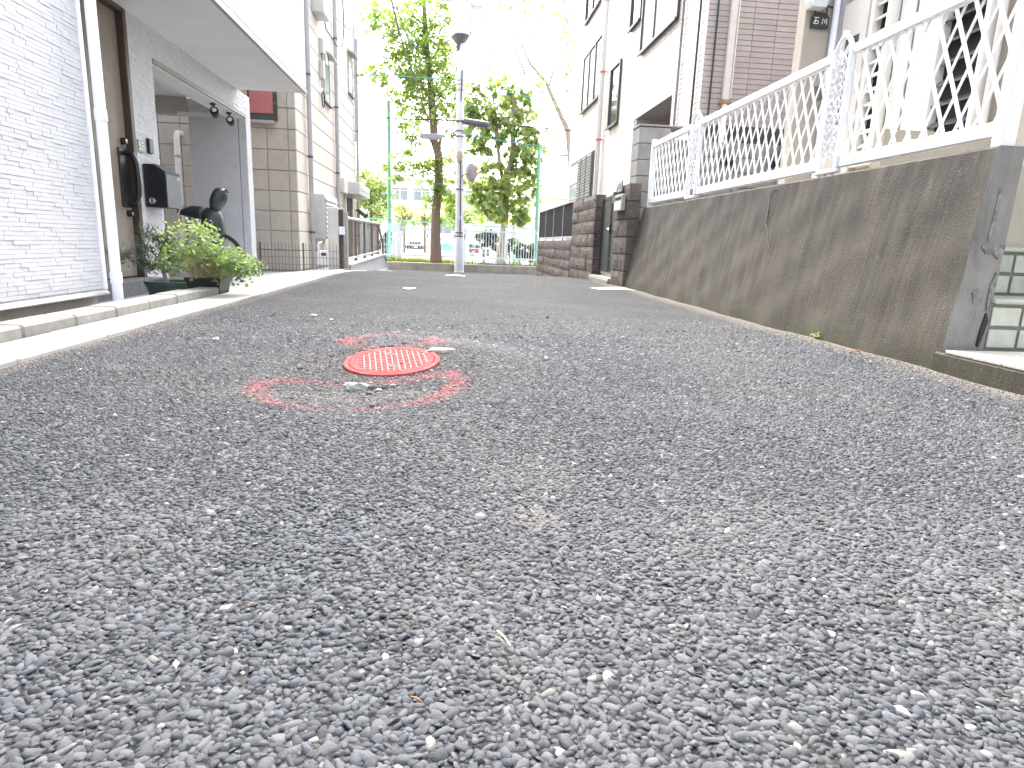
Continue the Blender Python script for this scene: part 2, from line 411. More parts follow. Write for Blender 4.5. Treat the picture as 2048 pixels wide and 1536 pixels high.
# ------------------------------------------------------------------ ground, road
def sheet(name, mat, xs, ys, zf):
    X, Y = np.meshgrid(xs, ys); Z = zf(X, Y); n, mm = X.shape
    me = bpy.data.meshes.new(name); co = np.stack([X, Y, Z], -1).reshape(-1, 3)
    i = np.arange(n*mm).reshape(n, mm); q = np.stack([i[:-1, :-1], i[:-1, 1:], i[1:, 1:], i[1:, :-1]], -1).reshape(-1, 4)
    me.vertices.add(len(co)); me.vertices.foreach_set('co', co.ravel())
    me.loops.add(q.size); me.loops.foreach_set('vertex_index', q.ravel().astype(np.int32))
    me.polygons.add(len(q)); me.polygons.foreach_set('loop_start', np.arange(0, q.size, 4, dtype=np.int32))
    me.update(calc_edges=True); me.polygons.foreach_set('use_smooth', np.ones(len(q), bool))
    me.materials.append(MATS[mat]); o = bpy.data.objects.new(name, me); C.objects.link(o); return o, co
def attr(me, name, vals):
    a = me.attributes.new(name, 'FLOAT', 'POINT'); a.data.foreach_set('value', np.asarray(vals, np.float32))
def poly_dist(P, loop):
    best = np.full(len(P), 9.0); n = len(loop)
    for i in range(n):
        a = np.array(loop[i]); b = np.array(loop[(i+1) % n]); ab = b - a
        t = np.clip(((P - a) @ ab) / (ab @ ab), 0, 1); best = np.minimum(best, np.hypot(*(P - a - t[:, None]*ab).T))
    return best
def ring(pts, fz=0): return [tuple(atz(px, py, fz)[:2]) for px, py in pts]
RING_NEAR = ring([(508, 772), (522, 759), (560, 753), (640, 756), (720, 760), (800, 759), (860, 753), (900, 750), (918, 762), (895, 780), (850, 796), (780, 806), (700, 811), (620, 807), (565, 800), (530, 788)])
RING_FAR = ring([(694, 672), (725, 664), (775, 660), (830, 663), (868, 671), (876, 681), (850, 690), (800, 693), (745, 692), (705, 684)], .035)
RN_W = {0: 1.0}
def paint_mask(co):
    P = co[:, :2]; sel = (P[:, 1] > 1.6) & (P[:, 1] < 3.9) & (P[:, 0] > -1.4) & (P[:, 0] < .8); out = np.zeros(len(P))
    Q = P[sel]
    d1 = poly_dist(Q, RING_NEAR); d2 = poly_dist(Q, RING_FAR)
    ang = np.abs(Q[:, 0] + .33) / .55                     # heavier spray at both ends of the loop
    a = np.clip(1.2 - d1/(.022 + .034*np.clip(ang, 0, 1)), 0, 1) * np.clip(.34 + .6*ang**1.5, .2, .9)*np.where(Q[:, 0] > 0, .75, 1)
    b = np.clip(1.1 - d2/.07, 0, 1) * np.clip(.22 + .65*np.abs(Q[:, 0] + .24)/.3, .2, .75)
    out[sel] = np.clip(np.maximum(a, b), 0, 1) ; return out
def dust_mask(co):
    x, y = co[:, 0], co[:, 1]; out = np.zeros(len(x))
    out = np.maximum(out, np.clip((x - 1.93)/.2, 0, 1)*.62*(y < 9.3))        # grit along the retaining wall
    out = np.maximum(out, np.clip((-1.44 - x)/.09, 0, 1)*.5)
    out = np.maximum(out, .28*np.clip(1.3 - np.hypot((x + .36)/.5, (y - 2.03)/.13), 0, 1))
    out = np.maximum(out, .18*np.clip(1.25 - np.hypot((x + .25)/.6, (y - 2.5)/.5), 0, 1))
    out = np.maximum(out, .42*np.clip(1.2 - np.hypot((x - .155)/.04, (y - 1.06)/.05), 0, 1))
    return out
ys = np.concatenate([np.arange(-5, .3, .35), np.arange(.3, 4.2, .02), np.arange(4.2, 18.21, .12)])
xs = np.concatenate([np.arange(-1.545, 2.16, .02), [2.2]])
road, co = sheet('road', 'asphalt', xs, ys, lambda x, y: road_z(x, y) - np.where(y < 5.6, .0055*np.clip((5.6 - y)/2.4, 0, 1), 0))
attr(road.data, 'paint', paint_mask(co)); attr(road.data, 'dust', dust_mask(co)); structure(road)
cross, co = sheet('cross_street', 'asphalt', np.linspace(-16, 16, 65), np.linspace(18.2, 21.6, 18), lambda x, y: prof(y) + lumps(x, y))
attr(cross.data, 'paint', np.zeros(len(co))); attr(cross.data, 'dust', np.zeros(len(co))); structure(cross)
g, _ = sheet('ground', 'ground_soil', np.linspace(-1500, 1500, 3), np.linspace(-1500, 1500, 3), lambda x, y: x*0 - 1.1); structure(g)
g, _ = sheet('school_yard', 'dirt', np.linspace(-120, 120, 41), np.linspace(21.7, 260, 41), lambda x, y: x*0 - .30); structure(g)
fc, _ = sheet('forecourt', 'paving', np.linspace(-9, -1.80, 40), np.linspace(4.0, 18.2, 60),
              lambda x, y: np.where(x > -3, -.02 - .10*np.clip((-1.8 - x)/1.2, 0, 1), -.12) + np.where(y > 8.6, 0*x, 0) - .012*np.clip(y - 9, 0, 9)); structure(fc)

# near aggregate: single stones bedded in the binder, too many to count
def stone_field(name, y0, y1, pitch, sub, mat, fade=None, margin=.18, inner=None):
    bm = bmesh.new(); bmesh.ops.create_icosphere(bm, subdivisions=sub, radius=1)
    V = np.array([v.co for v in bm.verts]); F = np.array([[v.index for v in f.verts] for f in bm.faces]); bm.free()
    keepf = np.array([V[f][:, 2].mean() > -.28 for f in F]); F = F[keepf]
    used = np.unique(F); rm = -np.ones(len(V), int); rm[used] = np.arange(len(used)); V = V[used]; F = rm[F]
    # flatten: crushed, slightly squared stones
    variants = []
    for k in range(14):
        U = V.copy(); ph = rng.random(6)*6.28
        rr = 1 + .16*np.sin(2*U[:, 0] + ph[0])*np.cos(2.4*U[:, 1] + ph[1]) + .12*np.sin(3.3*U[:, 1] + ph[2] + U[:, 2]*2)
        U *= rr[:, None]
        for j in range(6):                                # a few broken facets
            nrm = _n(np.array([rng.normal(), rng.normal(), abs(rng.normal())*.8])); lim = .52 + .28*rng.random()
            dd = U @ nrm; U -= np.where(dd > lim, dd - lim, 0)[:, None]*nrm*.85
        variants.append(U)
    gy = np.arange(y0, y1, pitch*.87); pts = []
    for r, yy in enumerate(gy):
        # visible width at this distance plus margin, kept between the gutter and the wall
        xl, xr = max(-1.54, -.86*max(yy, .4) - margin), min(2.125, 1.05*max(yy, .4) + margin)
        n = int((xr - xl)/pitch); px = xl + (np.arange(n) + (r % 2)*.5)*pitch
        pts.append(np.stack([px, np.full(n, yy)], 1))
    P = np.concatenate(pts); P += rng.normal(0, pitch*.24, P.shape)
    P = P[(np.hypot(P[:, 0] - MHC[0], P[:, 1] - MHC[1]) > .188) & (P[:, 0] < 2.12) & (P[:, 0] > -1.535)]
    if inner: P = P[(P[:, 1] < inner[1]) | (P[:, 0] < -.86*np.maximum(P[:, 1], .4) - inner[0]) | (P[:, 0] > 1.05*np.maximum(P[:, 1], .4) + inner[0])]
    if fade: P = P[rng.random(len(P)) < np.clip((y1 - P[:, 1])/(y1 - fade), 0, 1)]
    n = len(P); a = rng.random(n)*6.283; siz = np.clip(np.exp(rng.normal(0, .36, n)), .42, 1.9)*pitch*.55
    el = 1 + np.abs(rng.normal(0, .30, n)); hz = siz*(.42 + .3*rng.random(n))
    z0 = road_z(P[:, 0], P[:, 1]) - .0042 - .40*hz + rng.normal(0, .0007, n)
    tx, ty = rng.normal(0, .22, n), rng.normal(0, .22, n)
    var = rng.integers(0, 14, n); VV = np.array(variants)[var]                # n,v,3
    L = VV * np.stack([siz*el, siz/np.sqrt(el), hz], 1)[:, None, :]
    z = L[:, :, 2] + L[:, :, 0]*tx[:, None] + L[:, :, 1]*ty[:, None]
    ca, sa = np.cos(a)[:, None], np.sin(a)[:, None]
    W = np.stack([P[:, 0:1] + L[:, :, 0]*ca - L[:, :, 1]*sa, P[:, 1:2] + L[:, :, 0]*sa + L[:, :, 1]*ca, z0[:, None] + z], -1)
    nv = V.shape[0]; co = W.reshape(-1, 3); FF = (F[None] + (np.arange(n)*nv)[:, None, None]).reshape(-1, 3)
    C2 = np.stack([np.repeat(P[:, 0], nv), np.repeat(P[:, 1], nv)], 1)
    pm = np.clip(paint_mask(C2)*np.repeat(np.clip(rng.normal(.75, .45, n), 0, 1.2), nv), 0, 1)
    STONES.append((co, FF, np.repeat(rng.random(n), nv), pm, dust_mask(C2)*np.repeat(.5 + .7*rng.random(n), nv)))
STONES = []
stone_field('asphalt_stones', .40, 1.12, .0090, 2, 'asphalt_stone')
stone_field('asphalt_stones', -.1, 1.12, .0102, 1, 'asphalt_stone', margin=.5, inner=(.18, .40))
stone_field('asphalt_stones', 1.12, 2.9, .0100, 1, 'asphalt_stone')
stone_field('asphalt_stones', 2.9, 5.4, .0155, 1, 'asphalt_stone', 3.0)
off = np.cumsum([0] + [len(q[0]) for q in STONES]); co = np.concatenate([q[0] for q in STONES]); FF = np.concatenate([q[1] + off[i] for i, q in enumerate(STONES)])
me = bpy.data.meshes.new('asphalt_stones'); me.vertices.add(len(co)); me.vertices.foreach_set('co', co.astype(np.float32).ravel())
me.loops.add(FF.size); me.loops.foreach_set('vertex_index', FF.ravel().astype(np.int32))
me.polygons.add(len(FF)); me.polygons.foreach_set('loop_start', np.arange(0, FF.size, 3, dtype=np.int32))
me.update(calc_edges=True); me.polygons.foreach_set('use_smooth', np.ones(len(FF), bool))
for i, k in enumerate(('tint', 'paint', 'dust')): attr(me, k, np.concatenate([q[2 + i] for q in STONES]))
me.materials.append(MATS['asphalt_stone']); o = bpy.data.objects.new('asphalt_stones', me); C.objects.link(o)
tag(o, 'crushed dark grey stones bedded in the asphalt surface', 'gravel', kind='stuff'); STONES = None

# ------------------------------------------------------------------ gutter and kerb on the left
gut = bpy.data.objects.new('gutter', None); C.objects.link(gut); gut['_b'] = (0,0,0); structure(gut)
yy = -3.0; k = 0
while yy < 17.4:
    z = float(prof(yy + .3)); o = MB().cbox(-1.797, -1.542, 0, .594, -.14, .014, c=.006).build('gutter_block', 'gutter_concrete', gut)
    o.location = (0, yy, z + random.uniform(-.002, .002)); o.rotation_euler = (math.atan((float(prof(yy+.6)) - float(prof(yy)))/.6), 0, random.uniform(-.004, .004)); yy += .6
kerb = thing('kerb', (-1.87, 2.5, 0), 'row of low weathered concrete kerb blocks in front of the white sided house', 'kerb')
y1 = 5.17
for k in range(18):
    ln = .385 + random.uniform(-.01, .01)
    piece('kerb_block', 'kerb_concrete', kerb, -1.955 + random.uniform(-.003, .003), -1.803, y1 - ln + .006, y1, -.12, .070 + random.uniform(-.004, .003), c=.010); y1 -= ln

# ------------------------------------------------------------------ manhole lid and marks
lidroot = thing('manhole_cover', (MHC[0], MHC[1], .020), 'round red painted manhole cover with a raised grid tilted in the asphalt', 'manhole cover')
lidroot.rotation_euler = (math.atan(.112), -math.atan(.05), 0)
lidroot['_b'] = (0,0,0)
MB().lathe([(.1845, -.03), (.1845, .001), (.182, .0035), (.166, .0035), (.1645, .001), (.1645, -.02)], seg=64).build('frame', 'lid_red', lidroot, smooth=True)
MB().lathe([(.1622, -.02), (.1622, .0025), (.1605, .0040), (.147, .0040), (.1445, .0012), (.0001, .0012)], seg=64).build('lid', 'lid_red', lidroot, smooth=True)
_ang = Matrix.Rotation(R(8), 4, 'Z')
for k in range(-6, 7):
    x = k*.0212; hlf = math.sqrt(max(.143**2 - x*x, .0004))
    if k == -6: continue
    MB().cbox(x - .0026, x + .0026, -hlf, hlf, .0005, .0050, c=.0008, mat=_ang).build('rib', 'rib_worn', lidroot)
mb = MB()
for k in range(-6, 6):
    xc = (k + .5)*.0212; hlf = math.sqrt(max(.139**2 - xc*xc, 0))
    yv = -.128 + (k % 2)*.011
    while yv < hlf:
        if yv > -hlf and not (abs(xc) < .03 and (abs(yv - .078) < .02 or abs(yv + .078) < .02)):
            mb.cbox(xc - .0082, xc + .0082, yv - .0024, yv + .0024, .0005, .0048, c=.0007, mat=_ang)
        yv += .022
mb.build('cross_ribs', 'rib_worn', lidroot, kind='stuff')
for sy in (-.078, .078):
    MB().cbox(-.023, .023, sy - .020, sy + .020, .0006, .0056, c=.001, mat=_ang).build('key_plate', 'rib_worn', lidroot)
    for dy in (-.010, .010): MB().box(-.019, .019, sy + dy - .0062, sy + dy + .0062, .0010, .0062, mat=_ang).build('key_slot', 'slot_dark', lidroot)
MB().box(.026, .036, -.066, -.056, .001, .0070, mat=_ang).build('key_hole', 'slot_dark', lidroot)

def rock(name, loc, size, mat, label, group=None, seed=0, flat=.6):
    rr = random.Random(seed); bm = bmesh.new(); bmesh.ops.create_icosphere(bm, subdivisions=2, radius=1)
    for v in bm.verts:
        f = 1 + rr.uniform(-.22, .22); v.co = Vector((v.co.x*size[0]*f, v.co.y*size[1]*f, max(v.co.z, -.35)*size[2]*f))
    me = bpy.data.meshes.new(name); bm.to_mesh(me); bm.free(); me.materials.append(MATS[mat])
    o = bpy.data.objects.new(name, me); C.objects.link(o); o.location = loc; o.rotation_euler = (0, 0, rr.uniform(0, .5)); return tag(o, label, 'rubble', group)
def on_road(px, py, dz=0):
    p = atz(px, py, 0)
    for _ in range(4): p = atz(px, py, float(road_z(p.x, p.y)) + dz)
    return p
rock('concrete_chunk', on_road(880, 703), (.060, .028, .018), 'rubble', 'pale broken concrete strip at the far right rim of the red manhole cover', None, 3)
rock('concrete_chunk', on_road(712, 776), (.046, .022, .020), 'rubble_pale', 'largest pale concrete lump inside the near red spray outline', None, 5)
for i, (px, py, s) in enumerate([(745, 775, .018), (757, 780, .012), (772, 773, .014), (785, 771, .011), (738, 786, .010)]):
    rock('asphalt_crumb', on_road(px, py), (s, s*.7, s*.5), 'rubble' if i % 2 else 'rubble_dark', 'small grey crumb trailing right of the concrete lump', 'crumbs beside the concrete lump', 11 + i)
for i, (px, py, s) in enumerate([(600, 736, .011), (662, 712, .010), (661, 731, .009), (770, 671, .012), (790, 672, .010), (808, 686, .012), (783, 691, .014), (765, 692, .012), (720, 685, .010), (893, 706, .012), (878, 716, .012), (889, 721, .010), (697, 728, .009), (730, 712, .012), (745, 811, .010), (585, 795, .010)]):
    rock('asphalt_crumb', on_road(px, py), (s, s*.7, s*.5), 'rubble_dark', 'small black asphalt crumb lying loose near the red manhole cover', 'loose crumbs round the manhole', 31 + i)
def flake(name, px, py, r, mat, label, cat, seed=0, el=1.5, thick=.0012, lift=.006, rot=None):
    rr = random.Random(seed); p = on_road(px, py, lift); m = MB(); n = 10; a0 = rot if rot is not None else rr.uniform(0, 3)
    pts = []
    for k in range(n):
        a = 2*math.pi*k/n; q = r*(1 + rr.uniform(-.2, .2)); x, y = q*el*math.cos(a), q*math.sin(a)
        pts.append((p.x + x*math.cos(a0) - y*math.sin(a0), p.y + x*math.sin(a0) + y*math.cos(a0)))
    top = [(x, y, p.z + thick + .004*math.sin(3*x/r)) for x, y in pts]; bot = [(x, y, z - thick) for x, y, z in top]
    m.add(top + bot, [tuple(range(n)), tuple(range(2*n-1, n-1, -1))] + [(i, (i+1) % n, n+(i+1) % n, n+i) for i in range(n)])
    return tag(m.build(name, mat), label, cat)
flake('fallen_leaf', 626, 630, .018, 'yellow_leaf', 'bright yellow fallen leaf on the asphalt left of the far red outline', 'leaf', 1, 1.5, rot=.1)
flake('fallen_leaf', 663, 639, .009, 'straw', 'tiny pale leaf scrap just right of the yellow leaf', 'leaf', 2)
flake('fallen_leaf', 1708, 702, .016, 'brown_leaf', 'curled brown dead leaf at the foot of the stained retaining wall', 'leaf', 3, 2.2, rot=-.6)
flake('paper_scrap', 1092, 715, .006, 'tarp_blue', 'tiny pale green scrap on the asphalt right of the manhole', 'scrap', 4)
flake('paper_scrap', 432, 677, .010, 'straw', 'pale straw coloured scrap near the left gutter', 'scrap', 5, 2)
flake('paper_scrap', 352, 1330, .0034, 'paper_white', 'small white paper scrap on the dark stones at lower left', 'scrap', 6)
flake('paper_scrap', 1198, 1196, .0035, 'paper_white', 'tiny upright white scrap right of the middle foreground', 'scrap', 7)
flake('survey_cap', 819, 577, .062, 'white_cap', 'flat round cream cap set in the middle of the road', 'cap', 8, 1.05, .004, .004)
flake('road_patch', 912, 551, .13, 'white_cap', 'thin white strip on the road in front of the utility pole', 'patch', 9, 1.2, .003, .004, rot=0)
def twig(px, py, px2, py2, r, mat, label):
    a = on_road(px, py, .004); b = on_road(px2, py2, .004); return tag(tube('straw_bit', mat, None, [a, (a+b)/2 + Vector((0,0,.002)), b], [r, r, r*.4], 6), label, 'straw')
twig(995, 1261, 1021, 1291, .0012, 'straw', 'pale straw splinter lying across the stones in the lower middle')
twig(822, 1393, 845, 1404, .0008, 'brown_leaf', 'thin reddish stalk left of the lower middle foreground')
twig(496, 1212, 508, 1206, .0012, 'brown_leaf', 'short rusty stalk in the left foreground')
pp = [atz(1178, 577.5), atz(1205, 575.5), atz(1245, 576), atz(1276, 585), atz(1250, 582), atz(1200, 581.5)]
m = MB(); n = 6; zt = [float(road_z(p.x, p.y)) + .008 for p in pp]
m.add([(p.x, p.y, z) for p, z in zip(pp, zt)] + [(p.x, p.y, z - .03) for p, z in zip(pp, zt)], [tuple(range(n)), tuple(range(2*n-1, n-1, -1))] + [(i, (i+1) % n, n+(i+1) % n, n+i) for i in range(n)])
tag(m.build('mortar_patch', 'low_wall'), 'pale mortar patch on the road at the foot of the dark gate pillar', 'patch')

# ------------------------------------------------------------------ leaf clouds
def leaf_mesh(name, mat, parent, centers, size, shape='quad', tint=(0, 1), droop=.4, seed=1, tbase=None, upright=0):
    rg = np.random.default_rng(seed); Pn = np.asarray(centers, float); n = len(Pn)
    if shape == 'quad':
        V = np.array([[0, 0, 0], [.5, .32, .06], [1, 0, -.08], [.5, -.32, .06]]); F = np.array([[0, 1, 2], [0, 2, 3]])
    elif shape == 'lobed':
        a = np.array([-150, -115, -75, -48, -25, 0, 25, 48, 75, 115, 150])*math.pi/180; r = np.array([.30, .62, .50, .85, .58, 1, .58, .85, .50, .62, .30])
        V = np.concatenate([[[0, 0, .05]], np.stack([r*np.cos(a)*.6 + .25, r*np.sin(a)*.6, -.14*r*r], 1)]); F = np.array([[0, i, i+1] for i in range(1, 11)])
    else:                                                 # needle tuft
        V = []; F = []
        for k in range(5):
            an = rg.random()*6.28; d = np.array([.9, .45*math.cos(an), .45*math.sin(an)]); s = np.cross(d, [0.3, .2, 1]); s = s/np.linalg.norm(s)*.05
            V += [-s, s, d]; F.append([3*k, 3*k+1, 3*k+2])
        V = np.array(V); F = np.array(F)
    s = size*np.clip(rg.normal(1, .25, n), .5, 1.7)
    yaw = rg.random(n)*6.283; pit = rg.normal(-droop, .5, n) + upright; rol = rg.normal(0, .6, n)
    cy, sy, cp, sp, cr, sr = np.cos(yaw), np.sin(yaw), np.cos(pit), np.sin(pit), np.cos(rol), np.sin(rol)
    X = np.stack([cy*cp, sy*cp, sp], 1); Yv = np.stack([-sy*cr - cy*sp*sr, cy*cr - sy*sp*sr, cp*sr], 1); Z = np.cross(X, Yv)
    W = Pn[:, None, :] + s[:, None, None]*(V[None, :, 0:1]*X[:, None] + V[None, :, 1:2]*Yv[:, None] + V[None, :, 2:3]*Z[:, None])
    nv = len(V); co = W.reshape(-1, 3); base = np.array(parent['_b']) if parent is not None else np.zeros(3); co = co - base
    FF = (F[None] + (np.arange(n)*nv)[:, None, None]).reshape(-1, 3)
    me = bpy.data.meshes.new(name); me.vertices.add(len(co)); me.vertices.foreach_set('co', co.astype(np.float32).ravel())
    me.loops.add(FF.size); me.loops.foreach_set('vertex_index', FF.ravel().astype(np.int32))
    me.polygons.add(len(FF)); me.polygons.foreach_set('loop_start', np.arange(0, FF.size, 3, dtype=np.int32)); me.update(calc_edges=True)
    tv = rg.random(n) if tbase is None else np.clip(tbase + rg.normal(0, .22, n), 0, 1)
    attr(me, 'tint', np.repeat(tv, nv)); me.materials.append(MATS[mat])
    o = bpy.data.objects.new(name, me); C.objects.link(o); o['_b'] = (0,0,0)
    if parent is not None: o.parent = parent
    return o
def cloud(clusters, per, seed, depth=1.0, squash=.75):
    """clusters: (x, y, z, radius) -> points with uneven density, mostly in clumps near each cluster's shell"""
    rg = np.random.default_rng(seed); out = []; tb = []
    for (x, y, z, r) in clusters:
        sub = max(4, int(r*r*40)); cc = rg.normal(0, .52, (sub, 3))*r; tn = rg.random()
        k = int(per*r*r)
        idx = rg.integers(0, sub, k); p = cc[idx] + rg.normal(0, .17*max(r, .25), (k, 3)); p[:, 1] *= depth; p[:, 2] *= squash
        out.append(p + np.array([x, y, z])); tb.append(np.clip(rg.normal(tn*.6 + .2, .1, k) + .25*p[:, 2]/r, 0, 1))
    return np.concatenate(out), np.concatenate(tb)

# ------------------------------------------------------------------ left: white sided house
NX, WX = -2.07, -3.0
h1 = thing('sided_house', (-3.5, 4, -.12), 'white house on the left with thin brick pattern siding and an overhanging upper floor', 'house')
def siding(name, parent, fix, axis, a0, a1, z0, z1, out, course=.0215, seed=3, skip=(), mat='white_siding', dscale=1):
    """stacked thin siding pieces standing proud of the wall plane; axis: direction along the wall; fix: plane coordinate; out: outward sign"""
    rr = random.Random(seed); m = MB(); z = z0
    while z < z1 - .004:
        zt = min(z + course - .0018, z1); a = a0 - rr.uniform(0, .1)
        while a < a1:
            ln = rr.choice((.05, .08, .11, .14)) + rr.uniform(-.01, .01); b0, b1 = max(a, a0), min(a + ln - .0016, a1)
            a += ln
            if b1 - b0 < .006: continue
            mid = (b0 + b1)/2, (z + zt)/2
            if any(s[0] < mid[0] < s[1] and s[2] < mid[1] < s[3] for s in skip): continue
            d = (rr.choice((.0025, .0045, .0065)) + rr.uniform(0, .001))*dscale
            f0, f1 = (fix - .002*out, fix + d*out)
            lo, hi = min(f0, f1), max(f0, f1)
            if axis == 'y': m.box(lo, hi, b0, b1, z, zt)
            else: m.box(b0, b1, lo, hi, z, zt)
        z += course
    return m.build(name, mat, parent, kind='stuff', fix=False)
# lower near block and foundations
box('wall', 'siding_back', h1, -8, NX - .004, -5, 4.055, .118, 2.46)
siding('siding', h1, NX - .004, 'y', 2.0, 4.035, .130, 2.46, 1, seed=4, dscale=.75)
box('corner_trim', 'white_pvc', h1, NX - .03, NX + .008, 4.037, 4.067, .122, 2.46)
MB().prism([(NX - .03, .094), (NX + .022, .094), (NX + .022, .100), (NX + .004, .119), (NX - .03, .119)], 1, -5, 4.06).build('drip_flashing', 'flashing', h1)
box('foundation', 'foundation', h1, -8, NX - .035, -5, 4.02, -.3, .093)
# downpipe
dp = tube('downpipe', 'white_pvc', h1, [(NX + .052, 4.085, -.02), (NX + .052, 4.085, 2.4)], .029, 14)
for z, r in ((1.11, .033), (.19, .033)): MB().lathe([(r, -.03), (r, .03), (.029, .034)], (NX + .052 - h1['_b'][0]*0, 4.085, z), 14).build('pipe_collar', 'white_pvc', dp, smooth=True)
# upper storey
box('upper_wall', 'siding_back', h1, -8, NX - .004, -5, 9.79, 2.475, 6.5)
siding('upper_siding', h1, NX - .004, 'y', 4.06, 9.79, 2.50, 4.45, 1, seed=5, course=.0215, dscale=.6)
box('soffit', 'soffit', h1, -8, NX - .03, 4.07, 9.775, 2.425, 2.473)
box('soffit_trim', 'flashing', h1, NX - .029, NX + .010, 4.07, 9.80, 2.418, 2.474)
MB().lathe([(.045, 0), (.045, -.006), (.036, -.006), (.001, -.004)], (-2.47, 8.0, 2.424), 20).build('soffit_light', 'white_pvc', h1, smooth=True)
# recessed ground-floor wall
box('recess_wall', 'siding_back', h1, -3.25, WX - .004, 6.66, 7.15, -.12, 2.424)
siding('recess_siding', h1, WX - .004, 'y', 6.66, 7.15, -.08, 2.424, 1, seed=6)
box('lintel_wall', 'siding_back', h1, -3.25, WX - .004, 7.15, 10.08, 2.14, 2.424)
siding('lintel_siding', h1, WX - .004, 'y', 7.15, 10.08, 2.155, 2.424, 1, seed=7)
box('opening_trim', 'flashing', h1, -3.24, WX + .012, 7.152, 10.08, 2.105, 2.139)
box('opening_soffit', 'soffit', h1, -3.26, WX - .02, 7.152, 10.07, 2.09, 2.104)
box('pier_wall', 'siding_back', h1, -3.1, WX - .004, 10.084, 10.30, -.16, 2.424)
siding('pier_siding', h1, WX - .004, 'y', 10.084, 10.30, -.10, 2.424, 1, seed=8)
siding('pier_front', h1, 10.082, 'x', -3.1, WX - .004, -.10, 2.10, -1, seed=9)
box('porch_side_wall', 'siding_back', h1, -5.9, -2.9, 4.06, 4.2, -.12, 2.424)
box('back_wall', 'siding_back', h1, -6.4, -6.3, 4.2, 10.3, -.12, 2.424)
box('party_wall', 'siding_back', h1, -6.3, -3.26, 6.9, 7.06, -.12, 2.424)
# carport far wall with an opening through to the neighbour
box('carport_wall', 'siding_back', h1, -3.78, -3.11, 10.06, 10.2, -.14, 2.32)
siding('carport_siding', h1, 10.056, 'x', -3.78, -3.11, -.08, 2.31, -1, seed=10)
box('carport_beam', 'foundation', h1, -6.3, -3.785, 10.04, 10.2, 2.10, 2.415)
box('carport_ceiling', 'soffit', h1, -6.3, -3.27, 7.07, 10.035, 2.335, 2.415)
box('beam_trim', 'soffit', h1, -3.9, -3.3, 9.98, 10.034, 2.08, 2.13)
# door
door = box('door', 'brown_panel', h1, WX - .09, WX - .05, 5.72, 6.585, .04, 2.38, c=.004)
box('door_groove', 'brown_frame', door, WX - .052, WX - .044, 5.98, 6.02, .05, 2.37)
for y0, y1 in ((5.44, 5.52), (5.63, 5.715), (6.59, 6.655)): box('door_frame', 'brown_frame', h1, WX - .12, WX + .012, y0, y1, .03, 2.424, c=.006)
tube('frame_post', 'brown_panel', h1, [(WX - .02, 5.575, .03), (WX - .02, 5.575, 2.42)], .045, 12)
box('door_head', 'brown_frame', h1, WX - .12, WX + .008, 5.52, 6.59, 2.385, 2.424)
box('door_backing', 'brown_frame', h1, WX - .16, WX - .125, 4.2, 6.66, -.12, 2.424)
# long pull handle: a bow standing off the leaf with a rounded guard
hp = [(WX - .05, 6.50, 1.17), (WX + .03, 6.51, 1.165), (WX + .055, 6.515, 1.08), (WX + .06, 6.52, .94), (WX + .055, 6.515, .80), (WX + .03, 6.51, .725), (WX - .05, 6.50, .72)]
tube('pull_handle', 'black_metal', door, hp, [.022, .026, .024, .024, .024, .026, .022], 10)
MB().cbox(WX - .052, WX - .034, 6.40, 6.57, .68, 1.21, c=.008).build('handle_plate', 'black_metal', door)
tube('handle_edge', 'chrome', door, [(p[0] + .018, p[1] + .012, p[2]) for p in hp[1:6]], .008, 6)
for z in (1.27, .625):
    lk = MB().lathe([(.001, .0), (.030, .0), (.030, .03), (.022, .045), (.001, .045)], (WX - .05, 6.50, z), 14, Matrix.Rotation(R(90), 4, 'Y')).build('lock', 'black_metal', door, smooth=True)
    MB().lathe([(.017, .046), (.001, .049)], (WX - .05, 6.50, z), 12, Matrix.Rotation(R(90), 4, 'Y')).build('cylinder', 'chrome', lk)
# porch step
st = thing('porch_step', (-3.0, 5.9, -.12), 'dark grey stone step below the brown front door', 'step')
for k, (y0, y1) in enumerate(((5.35, 5.86), (5.866, 6.30), (6.306, 6.70))): piece('step_slab', 'porch_stone', st, -3.12, -2.86, y0, y1, -.15, .028, c=.006)
# name plate, intercom, letter box
pl = thing('name_plate', (WX, 6.75, 1.26), 'small green glass plate with white printed marks beside the front door', 'plate')
box('plate', 'plate_green', pl, WX + .006, WX + .014, 6.685, 6.815, 1.205, 1.315, c=.002)
for k, (y, z, wd) in enumerate(((6.70, 1.285, .03), (6.74, 1.287, .05), (6.70, 1.262, .03), (6.745, 1.258, .04), (6.70, 1.228, .025), (6.735, 1.232, .03), (6.775, 1.226, .02))): box('print', 'white_print', pl, WX + .0143, WX + .0150, y, y + wd, z, z + .014)
ic = thing('intercom', (WX, 6.9, 1.29), 'slim black intercom with grey front on the white siding above the letter box', 'intercom')
box('body', 'black_metal', ic, WX + .006, WX + .032, 6.87, 6.955, 1.215, 1.355, c=.004); box('cover', 'grey_front', ic, WX + .0325, WX + .036, 6.877, 6.948, 1.222, 1.348)
lb = thing('letter_box', (WX, 6.93, .9), 'black wall letter box with sloped grey front by the front door', 'letter box')
MB().prism([(WX + .008, .70), (WX + .205, .70), (WX + .205, 1.03), (WX + .10, 1.105), (WX + .008, 1.105)], 1, 6.75, 7.10).build('body', 'black_metal', lb)
MB().prism([(WX + .206, .705), (WX + .214, .705), (WX + .214, 1.012), (WX + .206, 1.016)], 1, 6.76, 7.09).build('front_door', 'grey_front', lb)
MB().prism([(WX + .208, 1.034), (WX + .212, 1.040), (WX + .102, 1.114), (WX + .099, 1.109)], 1, 6.757, 7.093).build('flap', 'grey_front', lb)
box('label_strip', 'white_print', lb, WX + .2145, WX + .2155, 7.02, 7.07, .985, 1.0)
